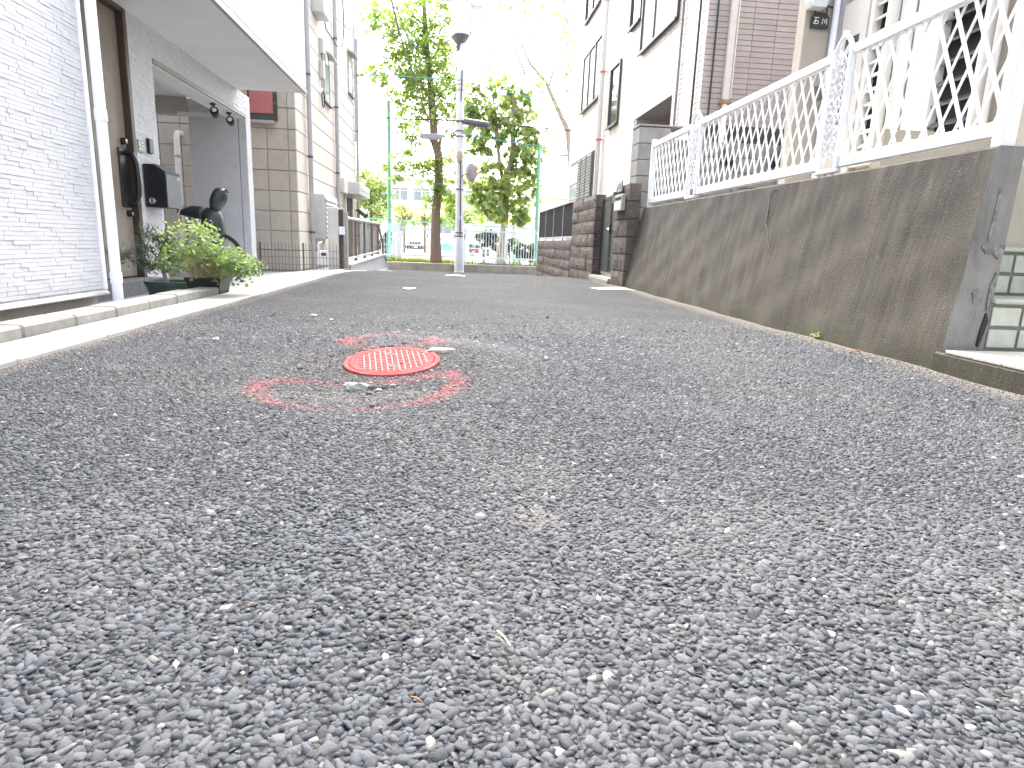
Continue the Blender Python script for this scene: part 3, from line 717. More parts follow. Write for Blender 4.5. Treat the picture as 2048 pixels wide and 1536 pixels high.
lkk = MB().lathe([(.001, 0), (.030, 0), (.030, .012), (.02, .016), (.001, .016)], (WX + .075, 6.749, .76), 16, Matrix.Rotation(R(90), 4, 'X')).build('dial', 'chrome', lb, smooth=True)
# two security spot lights under the lintel
for k, (y, lab) in enumerate(((9.02, 'black security spot light with a pale lens, nearer of two under the carport lintel'), (9.62, 'black security spot light, farther of two under the carport lintel'))):
    sp = thing('spot_light', (WX - .08, y, 2.09), lab, 'spot light')
    MB().lathe([(.035, 0), (.035, -.02), (.012, -.025)], (WX - .08, y, 2.09), 14).build('mount', 'black_metal', sp, smooth=True)
    tube('arm', 'black_metal', sp, [(WX - .08, y, 2.07), (WX - .06, y - .01, 2.01)], .012, 8)
    rotm = Matrix.Rotation(R(28), 4, 'Y') @ Matrix.Rotation(R(62 + 10*k), 4, 'X')
    MB().lathe([(.001, -.06), (.04, -.055), (.052, .0), (.055, .05), (.050, .06)], (WX - .055, y - .02, 1.975), 16, rotm).build('head', 'black_metal', sp, smooth=True)
    MB().lathe([(.030, .062), (.001, .064)], (WX - .055, y - .02, 1.975), 16, rotm).build('lens', 'white_print', sp)
# bicycle with child seat in the carport
bk = thing('bicycle', (-3.3, 8.55, -.12), 'dark bicycle with a black child seat parked in the carport behind the pots', 'bicycle')
def wheel(x, y, z, r):
    wq = MB(); rm = Matrix.Rotation(R(90), 4, 'X'); n = 28; pts = [(x + r*math.cos(2*math.pi*i/n), y, z + r*math.sin(2*math.pi*i/n)) for i in range(n+1)]
    o = MB().tube(pts, .022, 8, False).build('wheel', 'rubber', bk, smooth=True)
    MB().tube([(x + (r-.025)*math.cos(2*math.pi*i/n), y, z + (r-.025)*math.sin(2*math.pi*i/n)) for i in range(n+1)], .012, 6, False).build('rim', 'chrome', o, smooth=True)
    sm = MB()
    for i in range(14): a = 2*math.pi*i/14; sm.tube([(x, y, z), (x + (r-.02)*math.cos(a), y, z + (r-.02)*math.sin(a))], .0018, 4)
    sm.build('spokes', 'chrome', o)
by, bz = 8.55, -.12
wheel(-2.95, by, bz + .30, .28); wheel(-3.98, by, bz + .30, .28)
fm = MB()
for a, b in (((-2.95, by, bz+.30), (-3.36, by, bz+.28)), ((-3.36, by, bz+.28), (-3.28, by, bz+.78)), ((-3.36, by, bz+.28), (-3.80, by, bz+.62)), ((-3.33, by, bz+.42), (-3.80, by, bz+.70)), ((-3.98, by, bz+.30), (-3.79, by, bz+.78)), ((-2.95, by, bz+.30), (-3.30, by, bz+.66))): fm.tube([a, b], .017, 8)
fm.build('frame', 'plastic_grey', bk, smooth=True)
MB().tube([(-3.14, by, bz+.83), (-3.24, by, bz+.845), (-3.40, by, bz+.83)], [.085, .075, .03], 10).build('saddle', 'plastic_dark', bk, smooth=True)
tube('handlebar', 'plastic_dark', bk, [(-3.55, by - .26, bz+.98), (-3.72, by - .22, bz+1.0), (-3.80, by - .06, bz+.93), (-3.80, by + .06, bz+.93), (-3.72, by + .22, bz+1.0), (-3.55, by + .26, bz+.98)], .016, 8)
bas = MB()
for z in (.72, .80, .90): bas.tube([(-3.86, by-.17, bz+z), (-4.2, by-.19, bz+z), (-4.2, by+.19, bz+z), (-3.86, by+.17, bz+z), (-3.86, by-.17, bz+z)], .010, 6)
for i in range(6): bas.tube([(-3.9-.055*i, by-.18, bz+.66), (-3.9-.055*i, by-.18, bz+.9)], .006, 5)
bas.build('basket', 'plastic_dark', bk)
# child seat: bucket, back shell, head rest
def shell(name, px, py, wx, hz, dep, mat, parent, openfrac=.62, tilt=0.0, taper=.3):
    m = MB(); n, mm = 11, 11; vs = []; fs = []; c = aty(px, py, by)
    for i in range(n):
        u = -1 + 2*i/(n-1)
        for j in range(mm):
            a = (-.5 + j/(mm-1))*math.pi*openfrac*2; wz = (1 - .22*u*u - .28*abs(u)**5 - taper*max(0, -u))
            vs.append((c.x + tilt*u*hz + dep*wz*math.cos(a), by + wx*wz*math.sin(a), c.z + u*hz))
    for i in range(n-1):
        for j in range(mm-1): fs.append((i*mm+j, i*mm+j+1, (i+1)*mm+j+1, (i+1)*mm+j))
    m.add(vs, fs); o = m.build(name, mat, parent, smooth=True); md = o.modifiers.new('thick', 'SOLIDIFY'); md.thickness = .02; return o
seat = shell('child_seat', 426, 452, .17, .22, .14, 'plastic_dark', bk, .72, -.05, -.15)
shell('head_rest', 434, 402, .155, .155, .11, 'plastic_dark', seat, .62, .30, .35)
box('neck', 'rubber', seat, -2.99, -2.93, by - .05, by + .05, .70, .84, c=.01); tube('hook', 'rubber', seat, [aty(448, 384, by - .1), aty(452, 379, by - .1), aty(455, 386, by - .1)], .012, 6)
tube('grab_bar', 'plastic_dark', bk, [(-3.32, by - .16, bz+.66), (-3.36, by - .14, bz+.86), (-3.36, by + .14, bz+.86), (-3.32, by + .16, bz+.66)], .014, 8)
tube('kickstand', 'plastic_dark', bk, [(-2.95, by - .05, bz + .3), (-3.0, by - .14, bz + .005)], .012, 6)

# ------------------------------------------------------------------ potted plants
GPC = (aty(345, 556, 5.58).x, 5.58)
gp = thing('plant_pot', (GPC[0], GPC[1], -.10), 'wide green plastic pot behind the kerb in front of the front door', 'pot')
MB().lathe([(.165, -.10), (.200, .045), (.212, .047), (.212, .072), (.204, .074), (.198, .05), (.19, .04)], (GPC[0], GPC[1], 0), 32).build('pot', 'pot_green', gp, smooth=True)
MB().lathe([(.195, .040), (.001, .050)], (GPC[0], GPC[1], 0), 24).build('soil', 'soil', gp)
bp_ = thing('plant_pot', (-1.86, 5.08, -.03), 'square black plastic pot at the end of the kerb row', 'pot')
def frust(c, b, t, z0, z1, wall=.01):
    m = MB(); vs = []
    for (h, z) in ((b, z0), (t, z1), (t - wall, z1), (b - wall, z0 + .02)): vs += [(c[0]-h, c[1]-h, z), (c[0]+h, c[1]-h, z), (c[0]+h, c[1]+h, z), (c[0]-h, c[1]+h, z)]
    fs = [(0, 1, 2, 3)] + [(4*r+i, 4*r+(i+1) % 4, 4*r+4+(i+1) % 4, 4*r+4+i) for r in range(3) for i in range(4)] + [(12, 13, 14, 15)]
    return m.add(vs, fs)
BPC = (-1.925, 5.31)
frust(BPC, .105, .13, -.03, .125).build('pot', 'pot_black', bp_); frust(BPC, .132, .138, .10, .132, .02).build('rim', 'pot_black', bp_)
box('soil', 'soil', bp_, BPC[0]-.118, BPC[0]+.118, BPC[1]-.118, BPC[1]+.118, .05, .10)
# scented geranium spilling over both pots
ge = thing('potted_geranium', (-1.86, 5.1, .12), 'bushy light green geranium with some yellow leaves growing from the black pot', 'plant')
rg = np.random.default_rng(5); tips = []; sm = MB()
for k in range(105):
    b = Vector((BPC[0] + rg.uniform(-.10, .10), BPC[1] + rg.uniform(-.10, .10), .10))
    u, v = rg.uniform(-1, 1), rg.uniform(0, 1)
    t = Vector((-1.80 + (.32 if u < 0 else .25)*u, 5.18 + rg.uniform(-.24, .24), .15 + (.40 - .20*min(max(u + .5, 0), 1.5)) * (v**.6)))
    midp = (b + t)/2 + Vector((rg.uniform(-.04, .04), rg.uniform(-.04, .04), .03)); sm.tube([b, midp, t], [.0045, .0035, .002], 5); tips.append(t)
sm.build('stems', 'bark_pale', ge, smooth=True)
cen = []
for t in tips:
    for k in range(20): cen.append(np.array(t) + rg.normal(0, (.045, .045, .024)))
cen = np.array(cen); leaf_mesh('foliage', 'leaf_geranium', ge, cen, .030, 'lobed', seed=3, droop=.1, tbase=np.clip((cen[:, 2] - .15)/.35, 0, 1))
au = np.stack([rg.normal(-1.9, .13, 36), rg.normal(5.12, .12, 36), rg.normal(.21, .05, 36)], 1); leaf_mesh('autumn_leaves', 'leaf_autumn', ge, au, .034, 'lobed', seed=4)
# small pine with a bare dead stick in the green pot
pi = thing('potted_pine', (-2.06, 4.78, .12), 'blue green potted pine with a curved trunk and a bare stick in the green pot', 'plant')
PX = Vector((-2.0, 4.72, 0))
trunk = [(-1.985, 4.70, .12), (-2.005, 4.70, .20), (-2.025, 4.70, .30), (-1.99, 4.71, .38), (-1.95, 4.72, .42)]
tube('trunk', 'bark_grey', pi, trunk, [.016, .014, .013, .011, .008], 8)
tube('bare_stick', 'bark_pale', pi, [(-1.95, 4.72, .42), (-1.905, 4.72, .49), (-1.88, 4.72, .53), (-1.885, 4.72, .59), (-1.865, 4.72, .645)], [.009, .008, .009, .006, .004], 7)
brm = MB(); tufts = []
for (a, b) in (((-2.02, 4.70, .25), (-2.25, 4.66, .30)), ((-2.02, 4.70, .28), (-2.16, 4.72, .38)), ((-1.99, 4.71, .38), (-2.13, 4.70, .46)), ((-1.99, 4.71, .38), (-1.97, 4.68, .44)), ((-2.0, 4.7, .22), (-2.12, 4.74, .22)), ((-2.01, 4.7, .25), (-1.86, 4.66, .33)), ((-2.0, 4.7, .2), (-1.87, 4.7, .26)), ((-2.2, 4.67, .285), (-2.33, 4.6, .33)), ((-2.02, 4.7, .31), (-1.93, 4.65, .39))):
    a, b = Vector(a), Vector(b); brm.tube([a, (a+b)/2 + Vector((0, 0, .012)), b], [.006, .005, .003], 5)
    for k in range(80): t = .25 + .65*random.random(); tufts.append(np.array(a.lerp(b, t)) + rg.normal(0, .026, 3))
brm.build('branches', 'bark_grey', pi, smooth=True); leaf_mesh('needles', 'leaf_pine', pi, np.array(tufts), .052, 'needle', seed=6, droop=-.5)
_k = 1.165; _e = Vector((0, 0, EYE)); pi.location = _e + (Vector(pi['_b']) - _e)*_k; pi.scale = (_k, _k, _k)
# ------------------------------------------------------------------ left: beige panelled building
BX, BY, BEND = -2.69, 11.8, 18.7
h2 = thing('panelled_building', (-5, 15, -.15), 'tall beige panelled building behind the white house on the left', 'building')
box('wall', 'panel_joint', h2, -10, BX - .02, BY + .02, BEND, -.3, 9)
box('side_backing', 'cream_joint', h2, BX - .0195, BX - .012, BY + .02, BEND, -.3, 9)
P_ = .338
xe = [BX - .006, BX - .135]; x = BX - .135
while x > -6.6: x -= .352; xe.append(x)
zs_ = [2.241 + P_*i for i in range(-7, 4)]
for i in range(len(xe)-1):
    for j in range(len(zs_)-1):
        x1, x0 = xe[i] - .006, xe[i+1] + .006; z0, z1 = zs_[j] + .006, zs_[j+1] - .006
        if x0 > -3.5 and x1 < -2.95 and z0 > 2.3 and z1 < 3.3 : continue
        if z0 > 3.0: continue
        piece('wall_panel', 'tan_panel', h2, x0, x1, BY - .0, BY + .018, z0, z1, c=.005)
zt = -.12
while zt < 7.4:
    for (y0, y1) in ((BY + .0, 15.42), (15.44, BEND - .02)): piece('wall_board', 'cream_panel', h2, BX - .012, BX + .004, y0, y1, zt + .007, zt + P_ - .007, c=.004)
    zt += P_
# red sheeted window on the front
wn = box('window', 'bronze_frame', h2, -3.46, -2.98, BY - .03, BY + .01, 2.36, 3.3, c=.004)
box('pane', 'red_sheet', wn, -3.42, -3.045, BY - .04, BY - .031, 2.47, 3.28)
for z in (2.62, 2.78, 2.94): box('louver', 'dark_steel', wn, -3.04, -2.985, BY - .045, BY - .031, z, z + .03)
box('sill', 'flashing', wn, -3.5, -3.02, BY - .09, BY - .031, 2.30, 2.355, c=.004)
# grey downpipes with brackets
for yv, z1 in ((12.58, 9.2), (15.45, 9.2), (18.62, 5.6)):
    d_ = tube('downpipe', 'pipe_grey', h2, [(BX + .07, yv, -.2), (BX + .07, yv, z1)], .042, 12)
    for z in (.55, 1.9, 3.3, 4.7): 
        if z < z1: MB().lathe([(.048, -.02), (.048, .02)], (BX + .07, yv, z), 12).build('bracket', 'dark_steel', d_); box('bracket_arm', 'dark_steel', d_, BX, BX + .05, yv - .008, yv + .008, z - .01, z + .01)
tube('corner_pipe', 'pipe_grey', h2, [(BX + .06, 18.30, 5.9), (BX + .06, 18.30, 5.6), (BX + .06, 18.42, 5.55), (BX + .06, 18.42, 3.0)], .02, 8)
# slim upper windows with hoods
for (y0, y1, z0, z1) in ((14.32, 14.98, 3.46, 4.05), (17.55, 18.2, 4.30, 4.93)):
    wn = box('window', 'pipe_grey', h2, BX + .005, BX + .03, y0, y1, z0 - .25, z1, c=.004)
    box('pane', 'glass_pale', wn, BX + .0305, BX + .034, y0 + .05, y1 - .05, z0 - .2, z1 - .05); box('mullion', 'dark_steel', wn, BX + .0345, BX + .04, y1 - .16, y1 - .13, z0 - .2, z1 - .05)
    box('sill', 'dark_steel', wn, BX + .005, BX + .07, y0 - .02, y1 + .02, z0 - .28, z0 - .255)
    MB().prism([(BX + .005, z1 + .10), (BX + .20, z1 + .02), (BX + .20, z1 + .045), (BX + .005, z1 + .16)], 1, y0 - .05, y1 + .05).build('hood', 'grey_cabinet', wn)
# meter cabinets and vents up the wall
cb = thing('meter_cabinet', (BX, 13.7, 4.5), 'white meter cabinet high on the beige building near the top of the picture', 'cabinet')
box('cabinet', 'grey_cabinet', cb, BX + .005, BX + .22, 13.38, 13.95, 4.58, 5.4, c=.01); box('lid', 'white_pvc', cb, BX + .2205, BX + .23, 13.42, 13.91, 4.62, 5.36, c=.003)
for k, (y, z, wd, ht, lab) in enumerate(((13.95, 4.02, .16, .28, 'upper small white cable box on the beige building'), (14.2, 3.88, .18, .22, 'right small white cable box on the beige building'), (13.92, 3.55, .14, .34, 'lower slim white cable box on the beige building'))):
    jb = thing('cable_box', (BX, y, z), lab, 'box'); box('body', 'grey_cabinet', jb, BX + .005, BX + .09, y, y + wd, z, z + ht, c=.008); box('cover', 'white_pvc', jb, BX + .0905, BX + .098, y + .015, y + wd - .015, z + .015, z + ht - .015)
    tube('conduit', 'dark_steel', jb, [(BX + .04, y + wd/2, z), (BX + .04, y + wd/2, z - .16)], .010, 6)
n = 20; tag(MB().tube([(BX + .05, 14.05 + .14*math.cos(2*math.pi*i/n), 3.18 + .15*math.sin(2*math.pi*i/n)) for i in range(n+1)], .014, 6, False).build('cable_loop', 'cable_black', smooth=True), 'coiled dark cable loop hanging on the beige building', 'cable')
tag(tube('hanging_cable', 'cable_black', None, [(BX + .06, 14.02, 4.9), (BX + .12, 14.15, 4.5), (BX + .25, 14.6, 4.33), (BX + .30, 15.0, 4.45), (BX + .28, 15.35, 4.9), (BX + .25, 15.4, 5.6)], .012, 6), 'drooping black cable slung across the grey downpipe of the beige building', 'cable')
# louvred cabinet
lc = thing('louvred_cabinet', (BX, 13.5, .4), 'grey louvred equipment cabinet on the wall of the beige building', 'cabinet')
box('body', 'grey_cabinet', lc, BX + .005, BX + .26, 12.78, 14.18, .44, 1.27, c=.01)
for i in range(9):
    z = .48 + i*.085; MB().prism([(BX + .262, z), (BX + .29, z), (BX + .262, z + .075)], 1, 12.85, 14.05).build('louver', 'grey_cabinet', lc)
    box('clip', 'dark_steel', lc, BX + .262, BX + .28, 14.08, 14.13, z + .02, z + .05)
# recessed side door with canopy
sd = box('side_door', 'slot_dark', h2, BX + .005, BX + .02, 16.75, 17.75, .0, 1.48); box('frame', 'pipe_beige', sd, BX + .005, BX + .05, 16.62, 16.74, -.1, 1.50); box('frame', 'pipe_beige', sd, BX + .005, BX + .05, 17.76, 17.86, -.1, 1.5)
box('sash', 'dark_steel', sd, BX + .021, BX + .04, 17.1, 17.16, 0, 1.47)
cn = box('canopy', 'grey_cabinet', h2, BX + .005, BX + .42, 16.35, 18.35, 1.52, 1.80, c=.01); box('canopy_band', 'flashing', cn, BX + .421, BX + .43, 16.35, 18.35, 1.64, 1.66)
box('wall_box', 'cream_panel', h2, BX + .005, BX + .18, 15.62, 16.1, 1.5, 1.82, c=.01)
# gas meter, small panels by the gate
gm = thing('gas_meter', (-2.3, 12.2, 0), 'small white gas meter with pipes behind the wire fence', 'gas meter')
MB().cbox(-2.46, -2.22, 12.1, 12.26, -.05, .24, c=.03).build('body', 'white_pvc', gm)
for xv in (-2.44, -2.25): tube('pipe', 'white_pvc', gm, [(xv, 12.18, .24), (xv, 12.18, .36), (xv, 12.45, .38)], .018, 8)
box('dial', 'slot_dark', gm, -2.38, -2.30, 12.092, 12.099, .14, .19)
cv = thing('security_camera', (-2.45, 18.8, 1.1), 'dark bullet security camera at the far corner of the beige building', 'camera')
tube('bracket', 'dark_steel', cv, [(BX, 18.6, 1.22), (BX + .12, 18.62, 1.2)], .02, 8); tube('barrel', 'dark_steel', cv, [(BX + .05, 18.66, 1.26), (BX + .30, 18.45, 1.08)], [.06, .075], 12)

vp = thing('vent_pipe', (-4.6, 11.7, 0), 'tan vent pipe with an elbow on the panelled wall seen through the carport', 'pipe')
vq, vb = aty(353, 272, 11.66), aty(364, 470, 11.66); tube('pipe', 'pipe_beige', vp, [(vb.x, 11.66, -.12), (vq.x, 11.66, vq.z), (vq.x, 11.70, vq.z + .05), (vq.x + .02, 11.81, vq.z + .06)], .048, 12)
for z in (.9, 1.7): MB().lathe([(.053, -.02), (.053, .02)], (vb.x + (vq.x - vb.x)*(z + .12)/(vq.z + .12), 11.66, z), 12).build('clamp', 'flashing', vp)
# grey stone wall, wire fence and ramp wall
gw = thing('low_stone_wall', (-2.3, 11.0, -.1), 'low wall of smooth grey stone panels at the end of the forecourt', 'wall')
A, B_ = Vector((-2.86, 10.9, 0)), Vector((-1.80, 11.16, 0)); ang = math.atan2(B_.y - A.y, B_.x - A.x); cutx = [0, .60, .86, 1.09]
for i in range(3):
    o = MB().cbox(cutx[i] + .003, cutx[i+1] - .003, 0, .14, -.25, .115, c=.006).build('stone_panel', 'grey_stone', gw); o.location = A - Vector(gw['_b']); o.rotation_euler = (0, 0, ang)
wf = thing('wire_fence', (-2.4, 11.3, 0), 'low brown wire mesh fence with looped tops behind the grey stone wall', 'fence')
wa, wb = Vector((-3.7, 11.2, 0)), Vector((-1.82, 11.42, 0)); nn = 34
for i in range(nn+1):
    p = wa.lerp(wb, i/nn); tube('wire', 'mesh_brown', wf, [(p.x, p.y, -.16), (p.x, p.y, .31), (p.x, p.y - .02, .345)], .0042, 5)
for z in (-.12, 0, .12, .24): tube('cross_wire', 'mesh_brown', wf, [(wa.x, wa.y, z), (wb.x, wb.y, z)], .0038, 5)
for t in (.25, .62, .97): p = wa.lerp(wb, t); tube('post', 'mesh_brown', wf, [(p.x, p.y + .03, -.2), (p.x, p.y + .03, .36)], .016, 8)
# gate post cabinet between the stone wall and the ramp fence
gc = thing('gate_cabinet', (-1.98, 11.6, -.1), 'tall beige post cabinet with a small white box beside the ramp fence', 'cabinet')
box('cabinet', 'pipe_beige', gc, -2.16, -1.98, 11.6, 11.75, -.1, .98, c=.008); box('column', 'flashing', gc, -1.90, -1.83, 11.62, 11.72, -.1, .92, c=.006); box('meter', 'white_pvc', gc, -1.97, -1.87, 11.58, 11.66, .52, .66, c=.01)
box('door_gap', 'brown_frame', gc, -1.975, -1.905, 11.64, 11.7, -.1, .95)
rw = thing('ramp_wall', (-1.85, 15, -.3), 'grey rendered ramp wall with a pale top beside the road', 'wall')
MB().prism([(11.75, -.20), (11.75, -.005), (17.2, .06), (18.15, -.13), (18.2, -.6), (11.75, -.6)], 0, -2.05, -1.80).build('wall', 'grey_stone', rw)
MB().prism([(11.70, -.004), (11.70, .020), (17.25, .088), (18.22, -.10), (18.22, -.128), (17.2, .061)], 0, -2.08, -1.77).build('coping', 'gutter_concrete', rw)
MB().prism([(13.6, -.26), (17.9, -.30), (18.0, -.5), (13.6, -.5)], 0, -1.80, -1.74).build('footing', 'gutter_concrete', rw)
rf = thing('mesh_fence', (-1.9, 14.5, 0), 'brown framed wire mesh fence on top of the ramp wall', 'fence')
FX = -1.92
for i in range(5):
    y = 11.9 + i*1.3; zb = .02 + .012*(y - 11.7); box('post', 'mesh_brown', rf, FX - .025, FX + .025, y - .025, y + .025, zb, .82 + .008*(y - 11.9), c=.004)
tube('top_rail', 'pipe_grey', rf, [(FX, 11.85, .82), (FX, 17.15, .86)], .032, 8); tube('bottom_rail', 'pipe_grey', rf, [(FX, 11.85, .09), (FX, 17.15, .16)], .025, 8)
tube('end_brace', 'mesh_brown', rf, [(FX, 17.15, .86), (FX + .02, 18.1, .32), (FX + .02, 18.1, -.1)], .028, 8)
wm = MB()
for i in range(106): y = 11.9 + i*.05; wm.tube([(FX, y, .10), (FX, y, .82)], .0032, 4, False)
for i in range(15): z = .12 + i*.048; wm.tube([(FX, 11.9, z), (FX, 17.15, z + .05)], .0026, 4, False)
wm.build('wire_mesh', 'mesh_brown', rf, kind='stuff')

# ------------------------------------------------------------------ junction: low wall, fence, poles
lw = thing('boundary_wall', (0, 21.65, -.56), 'low weathered concrete wall across the end of the lane', 'wall')
xx = -14.0
while xx < 14: piece('wall_block', 'low_wall', lw, xx + .004, xx + 1.996, 21.5, 21.8, -.75, -.245 + random.uniform(-.004, .004), c=.012); xx += 2
FY = 22.6
pf = thing('picket_fence', (0, FY, -.3), 'pale blue steel picket fence standing on the low wall', 'fence')
x = -4.6; k = 0
while x < 5.2:
    piece('picket', 'pale_blue_paint', pf, x - .010, x + .010, FY - .010, FY + .010, -.26, .99, c=.002); x += .0945
for z in (-.04, .86): box('rail', 'pale_blue_paint', pf, -4.7, 5.3, FY + .012, FY + .045, z - .028, z + .028, c=.004)
for x, w_ in ((-3.9, .035), (-1.98, .05), (-1.84, .07), (.43, .035), (1.85, .04), (3.6, .035)): box('post', 'pale_blue_paint', pf, x - w_, x + w_, FY - .045, FY + .011, -.3, 1.02, c=.004)
for k, (x, h, lab) in enumerate(((-2.16, 4.9, 'tall green steel net pole left of the leafy tree'), (2.93, 3.75, 'tall green steel net pole right of the broad leaved tree'))):
    np_ = thing('net_pole', (x, FY + .15, -.3), lab, 'pole', 'green net poles')
    tube('pole', 'green_paint', np_, [(x, FY + .15, -.3), (x - .02, FY + .15, h)], .062, 12); MB().lathe([(.066, 0), (.05, .03), (.001, .04)], (x - .02, FY + .15, h), 12).build('cap', 'green_paint', np_, smooth=True)
    MB().lathe([(.075, 0), (.075, .05)], (x, FY + .15, 1.08), 12).build('clamp', 'green_paint', np_)
tag(tube('net_wire', 'green_paint', None, [(-6.5, FY + .06, 1.22), (-2.16, FY + .06, 1.13), (.4, FY + .06, 1.06), (2.93, FY + .06, 1.01), (6, FY + .06, .98)], .018, 6), 'dark green wire strung above the pale picket fence', 'wire')
hs = MB().tube([(.85 + .12*i, 22.1 + .02*math.sin(i*1.7), -.225 + .012*math.sin(i*2.3) - .0015*i) for i in range(20)], .030, 7).build('hose', 'hose_blue', smooth=True)
tag(hs, 'dark blue hose lying on the low wall at the foot of the fence', 'hose')
# notice boards on the fence
def board(x0, x1, z0, z1, cells, label):
    b = thing('notice_board', ((x0+x1)/2, FY - .06, z0), label, 'sign'); box('board', 'sign_white', b, x0, x1, FY - .066, FY - .05, z0, z1, c=.003)
    for (a, c_, d, e, m_) in cells: box('print', m_, b, x0 + a*(x1-x0), x0 + c_*(x1-x0), FY - .0695, FY - .0665, z0 + d*(z1-z0), z0 + e*(z1-z0))
board(.555, .93, -.06, .52, [(.06, .38, .62, .80, 'sign_green'), (.62, .95, .60, .78, 'sign_green'), (.06, .95, .44, .54, 'sign_red'), (.06, .36, .34, .43, 'sign_blue'), (.62, .95, .32, .43, 'sign_blue'), (.45, .52, .6, .76, 'sign_green'), (.2, .5, .16, .20, 'sign_blue')], 'larger white notice board with green, red and blue squares on the picket fence')
board(1.01, 1.30, -.08, .33, [(.12, .38, .58, .80, 'sign_green'), (.64, .88, .58, .80, 'sign_green'), (.12, .38, .46, .53, 'sign_red'), (.64, .88, .46, .53, 'sign_red'), (.12, .38, .18, .45, 'sign_blue'), (.64, .88, .28, .45, 'sign_blue')], 'smaller white notice board with two coloured columns on the picket fence')
# grass tufts along the wall top
rg = np.random.default_rng(21); gx = np.concatenate([rg.uniform(-2.2, .1, 700), rg.normal(-1.25, .18, 260), rg.uniform(.4, 5, 420)]); gpts = np.stack([gx, rg.uniform(21.85, 22.55, len(gx)), np.full(len(gx), -.30) + rg.uniform(0, .05, len(gx))], 1)
o = leaf_mesh('grass', 'grass', None, gpts, .16, 'needle', seed=8, upright=1.3, droop=0); tag(o, 'yellow green grass along the top of the low wall', 'grass', kind='stuff')
o, _ = sheet('verge', 'dirt', np.linspace(-14, 14, 30), np.linspace(21.78, 23.5, 4), lambda x, y: x*0 - .262); structure(o)

# utility pole
UP = (.215, 19.6)
up = thing('utility_pole', (UP[0], UP[1], -.45), 'concrete utility pole with a pale sleeve and transformer at the end of the lane', 'utility pole')
tube('pole', 'pole_concrete', up, [(UP[0], UP[1], -.5), (UP[0] - .11, UP[1], 8.6)], [.125, .098], 20)
MB().lathe([(.142, -.45), (.142, .60), (.134, .615), (.120, .615)], (UP[0], UP[1], 0), 24).build('sleeve', 'pole_sleeve', up, smooth=True)
MB().lathe([(.150, -.46), (.150, -.40), (.142, -.395)], (UP[0], UP[1], 0), 24).build('sleeve_foot', 'white_pvc', up, smooth=True)
for z in (.64, .74, 1.98, 2.9, 3.45, 3.6, 3.85, 4.7, 4.85): MB().lathe([(.128, -.018), (.128, .018)], (UP[0] - .0125*(z+.5), UP[1], z), 20).build('band', 'dark_steel' if z < 4 else 'pipe_grey', up)
for sx in (-1, 1): box('step_bolt', 'dark_steel', up, UP[0] + sx*.15 - .014, UP[0] + sx*.15 + .014, UP[1] - .02, UP[1] + .02, .56, .70)
tube('cable_guard', 'dark_steel', up, [(UP[0] + .01, UP[1] - .135, .6), (UP[0] - .02, UP[1] - .13, 2.9)], .022, 8)
tube('riser', 'cable_black', up, [(UP[0] - .04, UP[1] - .12, 4.4), (UP[0] - .02, UP[1] - .125, 5.2)], .016, 6)
box('yellow_plate', 'yellow_sign', up, UP[0] - .035, UP[0] + .035, UP[1] - .146, UP[1] - .140, 1.62, 1.86, c=.004)
box('number_plate', 'sign_white', up, UP[0] - .05, UP[0] + .05, UP[1] - .15, UP[1] - .144, 1.12, 1.24)
MB().lathe([(.001, 2.75), (.075, 2.76), (.09, 2.86), (.075, 3.0), (.05, 3.03), (.001, 3.03)], (UP[0] - .05, UP[1] - .17, 0), 14).build('siren_box', 'bark_pale', up, smooth=True)
# transformer can with bracket and arms
PTX = UP[0] - .10
br = MB().lathe([(.10, 5.72), (.11, 5.9), (.25, 6.06), (.26, 6.10), (.001, 6.10)], (PTX, UP[1], 0), 20).build('bracket', 'dark_steel', up, smooth=True)
tr = MB().lathe([(.001, 6.12), (.24, 6.12), (.27, 6.2), (.27, 6.92), (.25, 6.98), (.001, 7.0)], (PTX + .05, UP[1] - .05, 0), 28).build('transformer', 'transformer', up, smooth=True)
fn = MB()
for k in range(18): a = 2*math.pi*k/18; c_, s_ = math.cos(a), math.sin(a); fn.tube([(PTX + .05 + .285*c_, UP[1] - .05 + .285*s_, 6.28), (PTX + .05 + .285*c_, UP[1] - .05 + .285*s_, 6.82)], .014, 5)
fn.build('cooling_fins', 'transformer', tr)
for z, x0, x1 in ((7.1, -.75, .75), (7.55, -.9, .9), (6.18, -.18, .32)): box('cross_arm', 'transformer' if z > 7 else 'cable_teal', up, PTX + x0, PTX + x1, UP[1] - .17, UP[1] - .12, z - .035, z + .035, c=.005)
for sx in (-.6, -.3, .3, .6):
    MB().lathe([(.02, 7.14), (.05, 7.17), (.03, 7.2), (.05, 7.23), (.02, 7.28)], (PTX + sx, UP[1] - .145, 0), 10).build('insulator', 'white_pvc', up, smooth=True)
box('switch_box', 'transformer', up, PTX - .55, PTX - .2, UP[1] - .2, UP[1] + .1, 6.98, 7.3, c=.02); box('switch_box', 'transformer', up, PTX + .3, PTX + .65, UP[1] - .2, UP[1] + .1, 6.85, 7.2, c=.02)
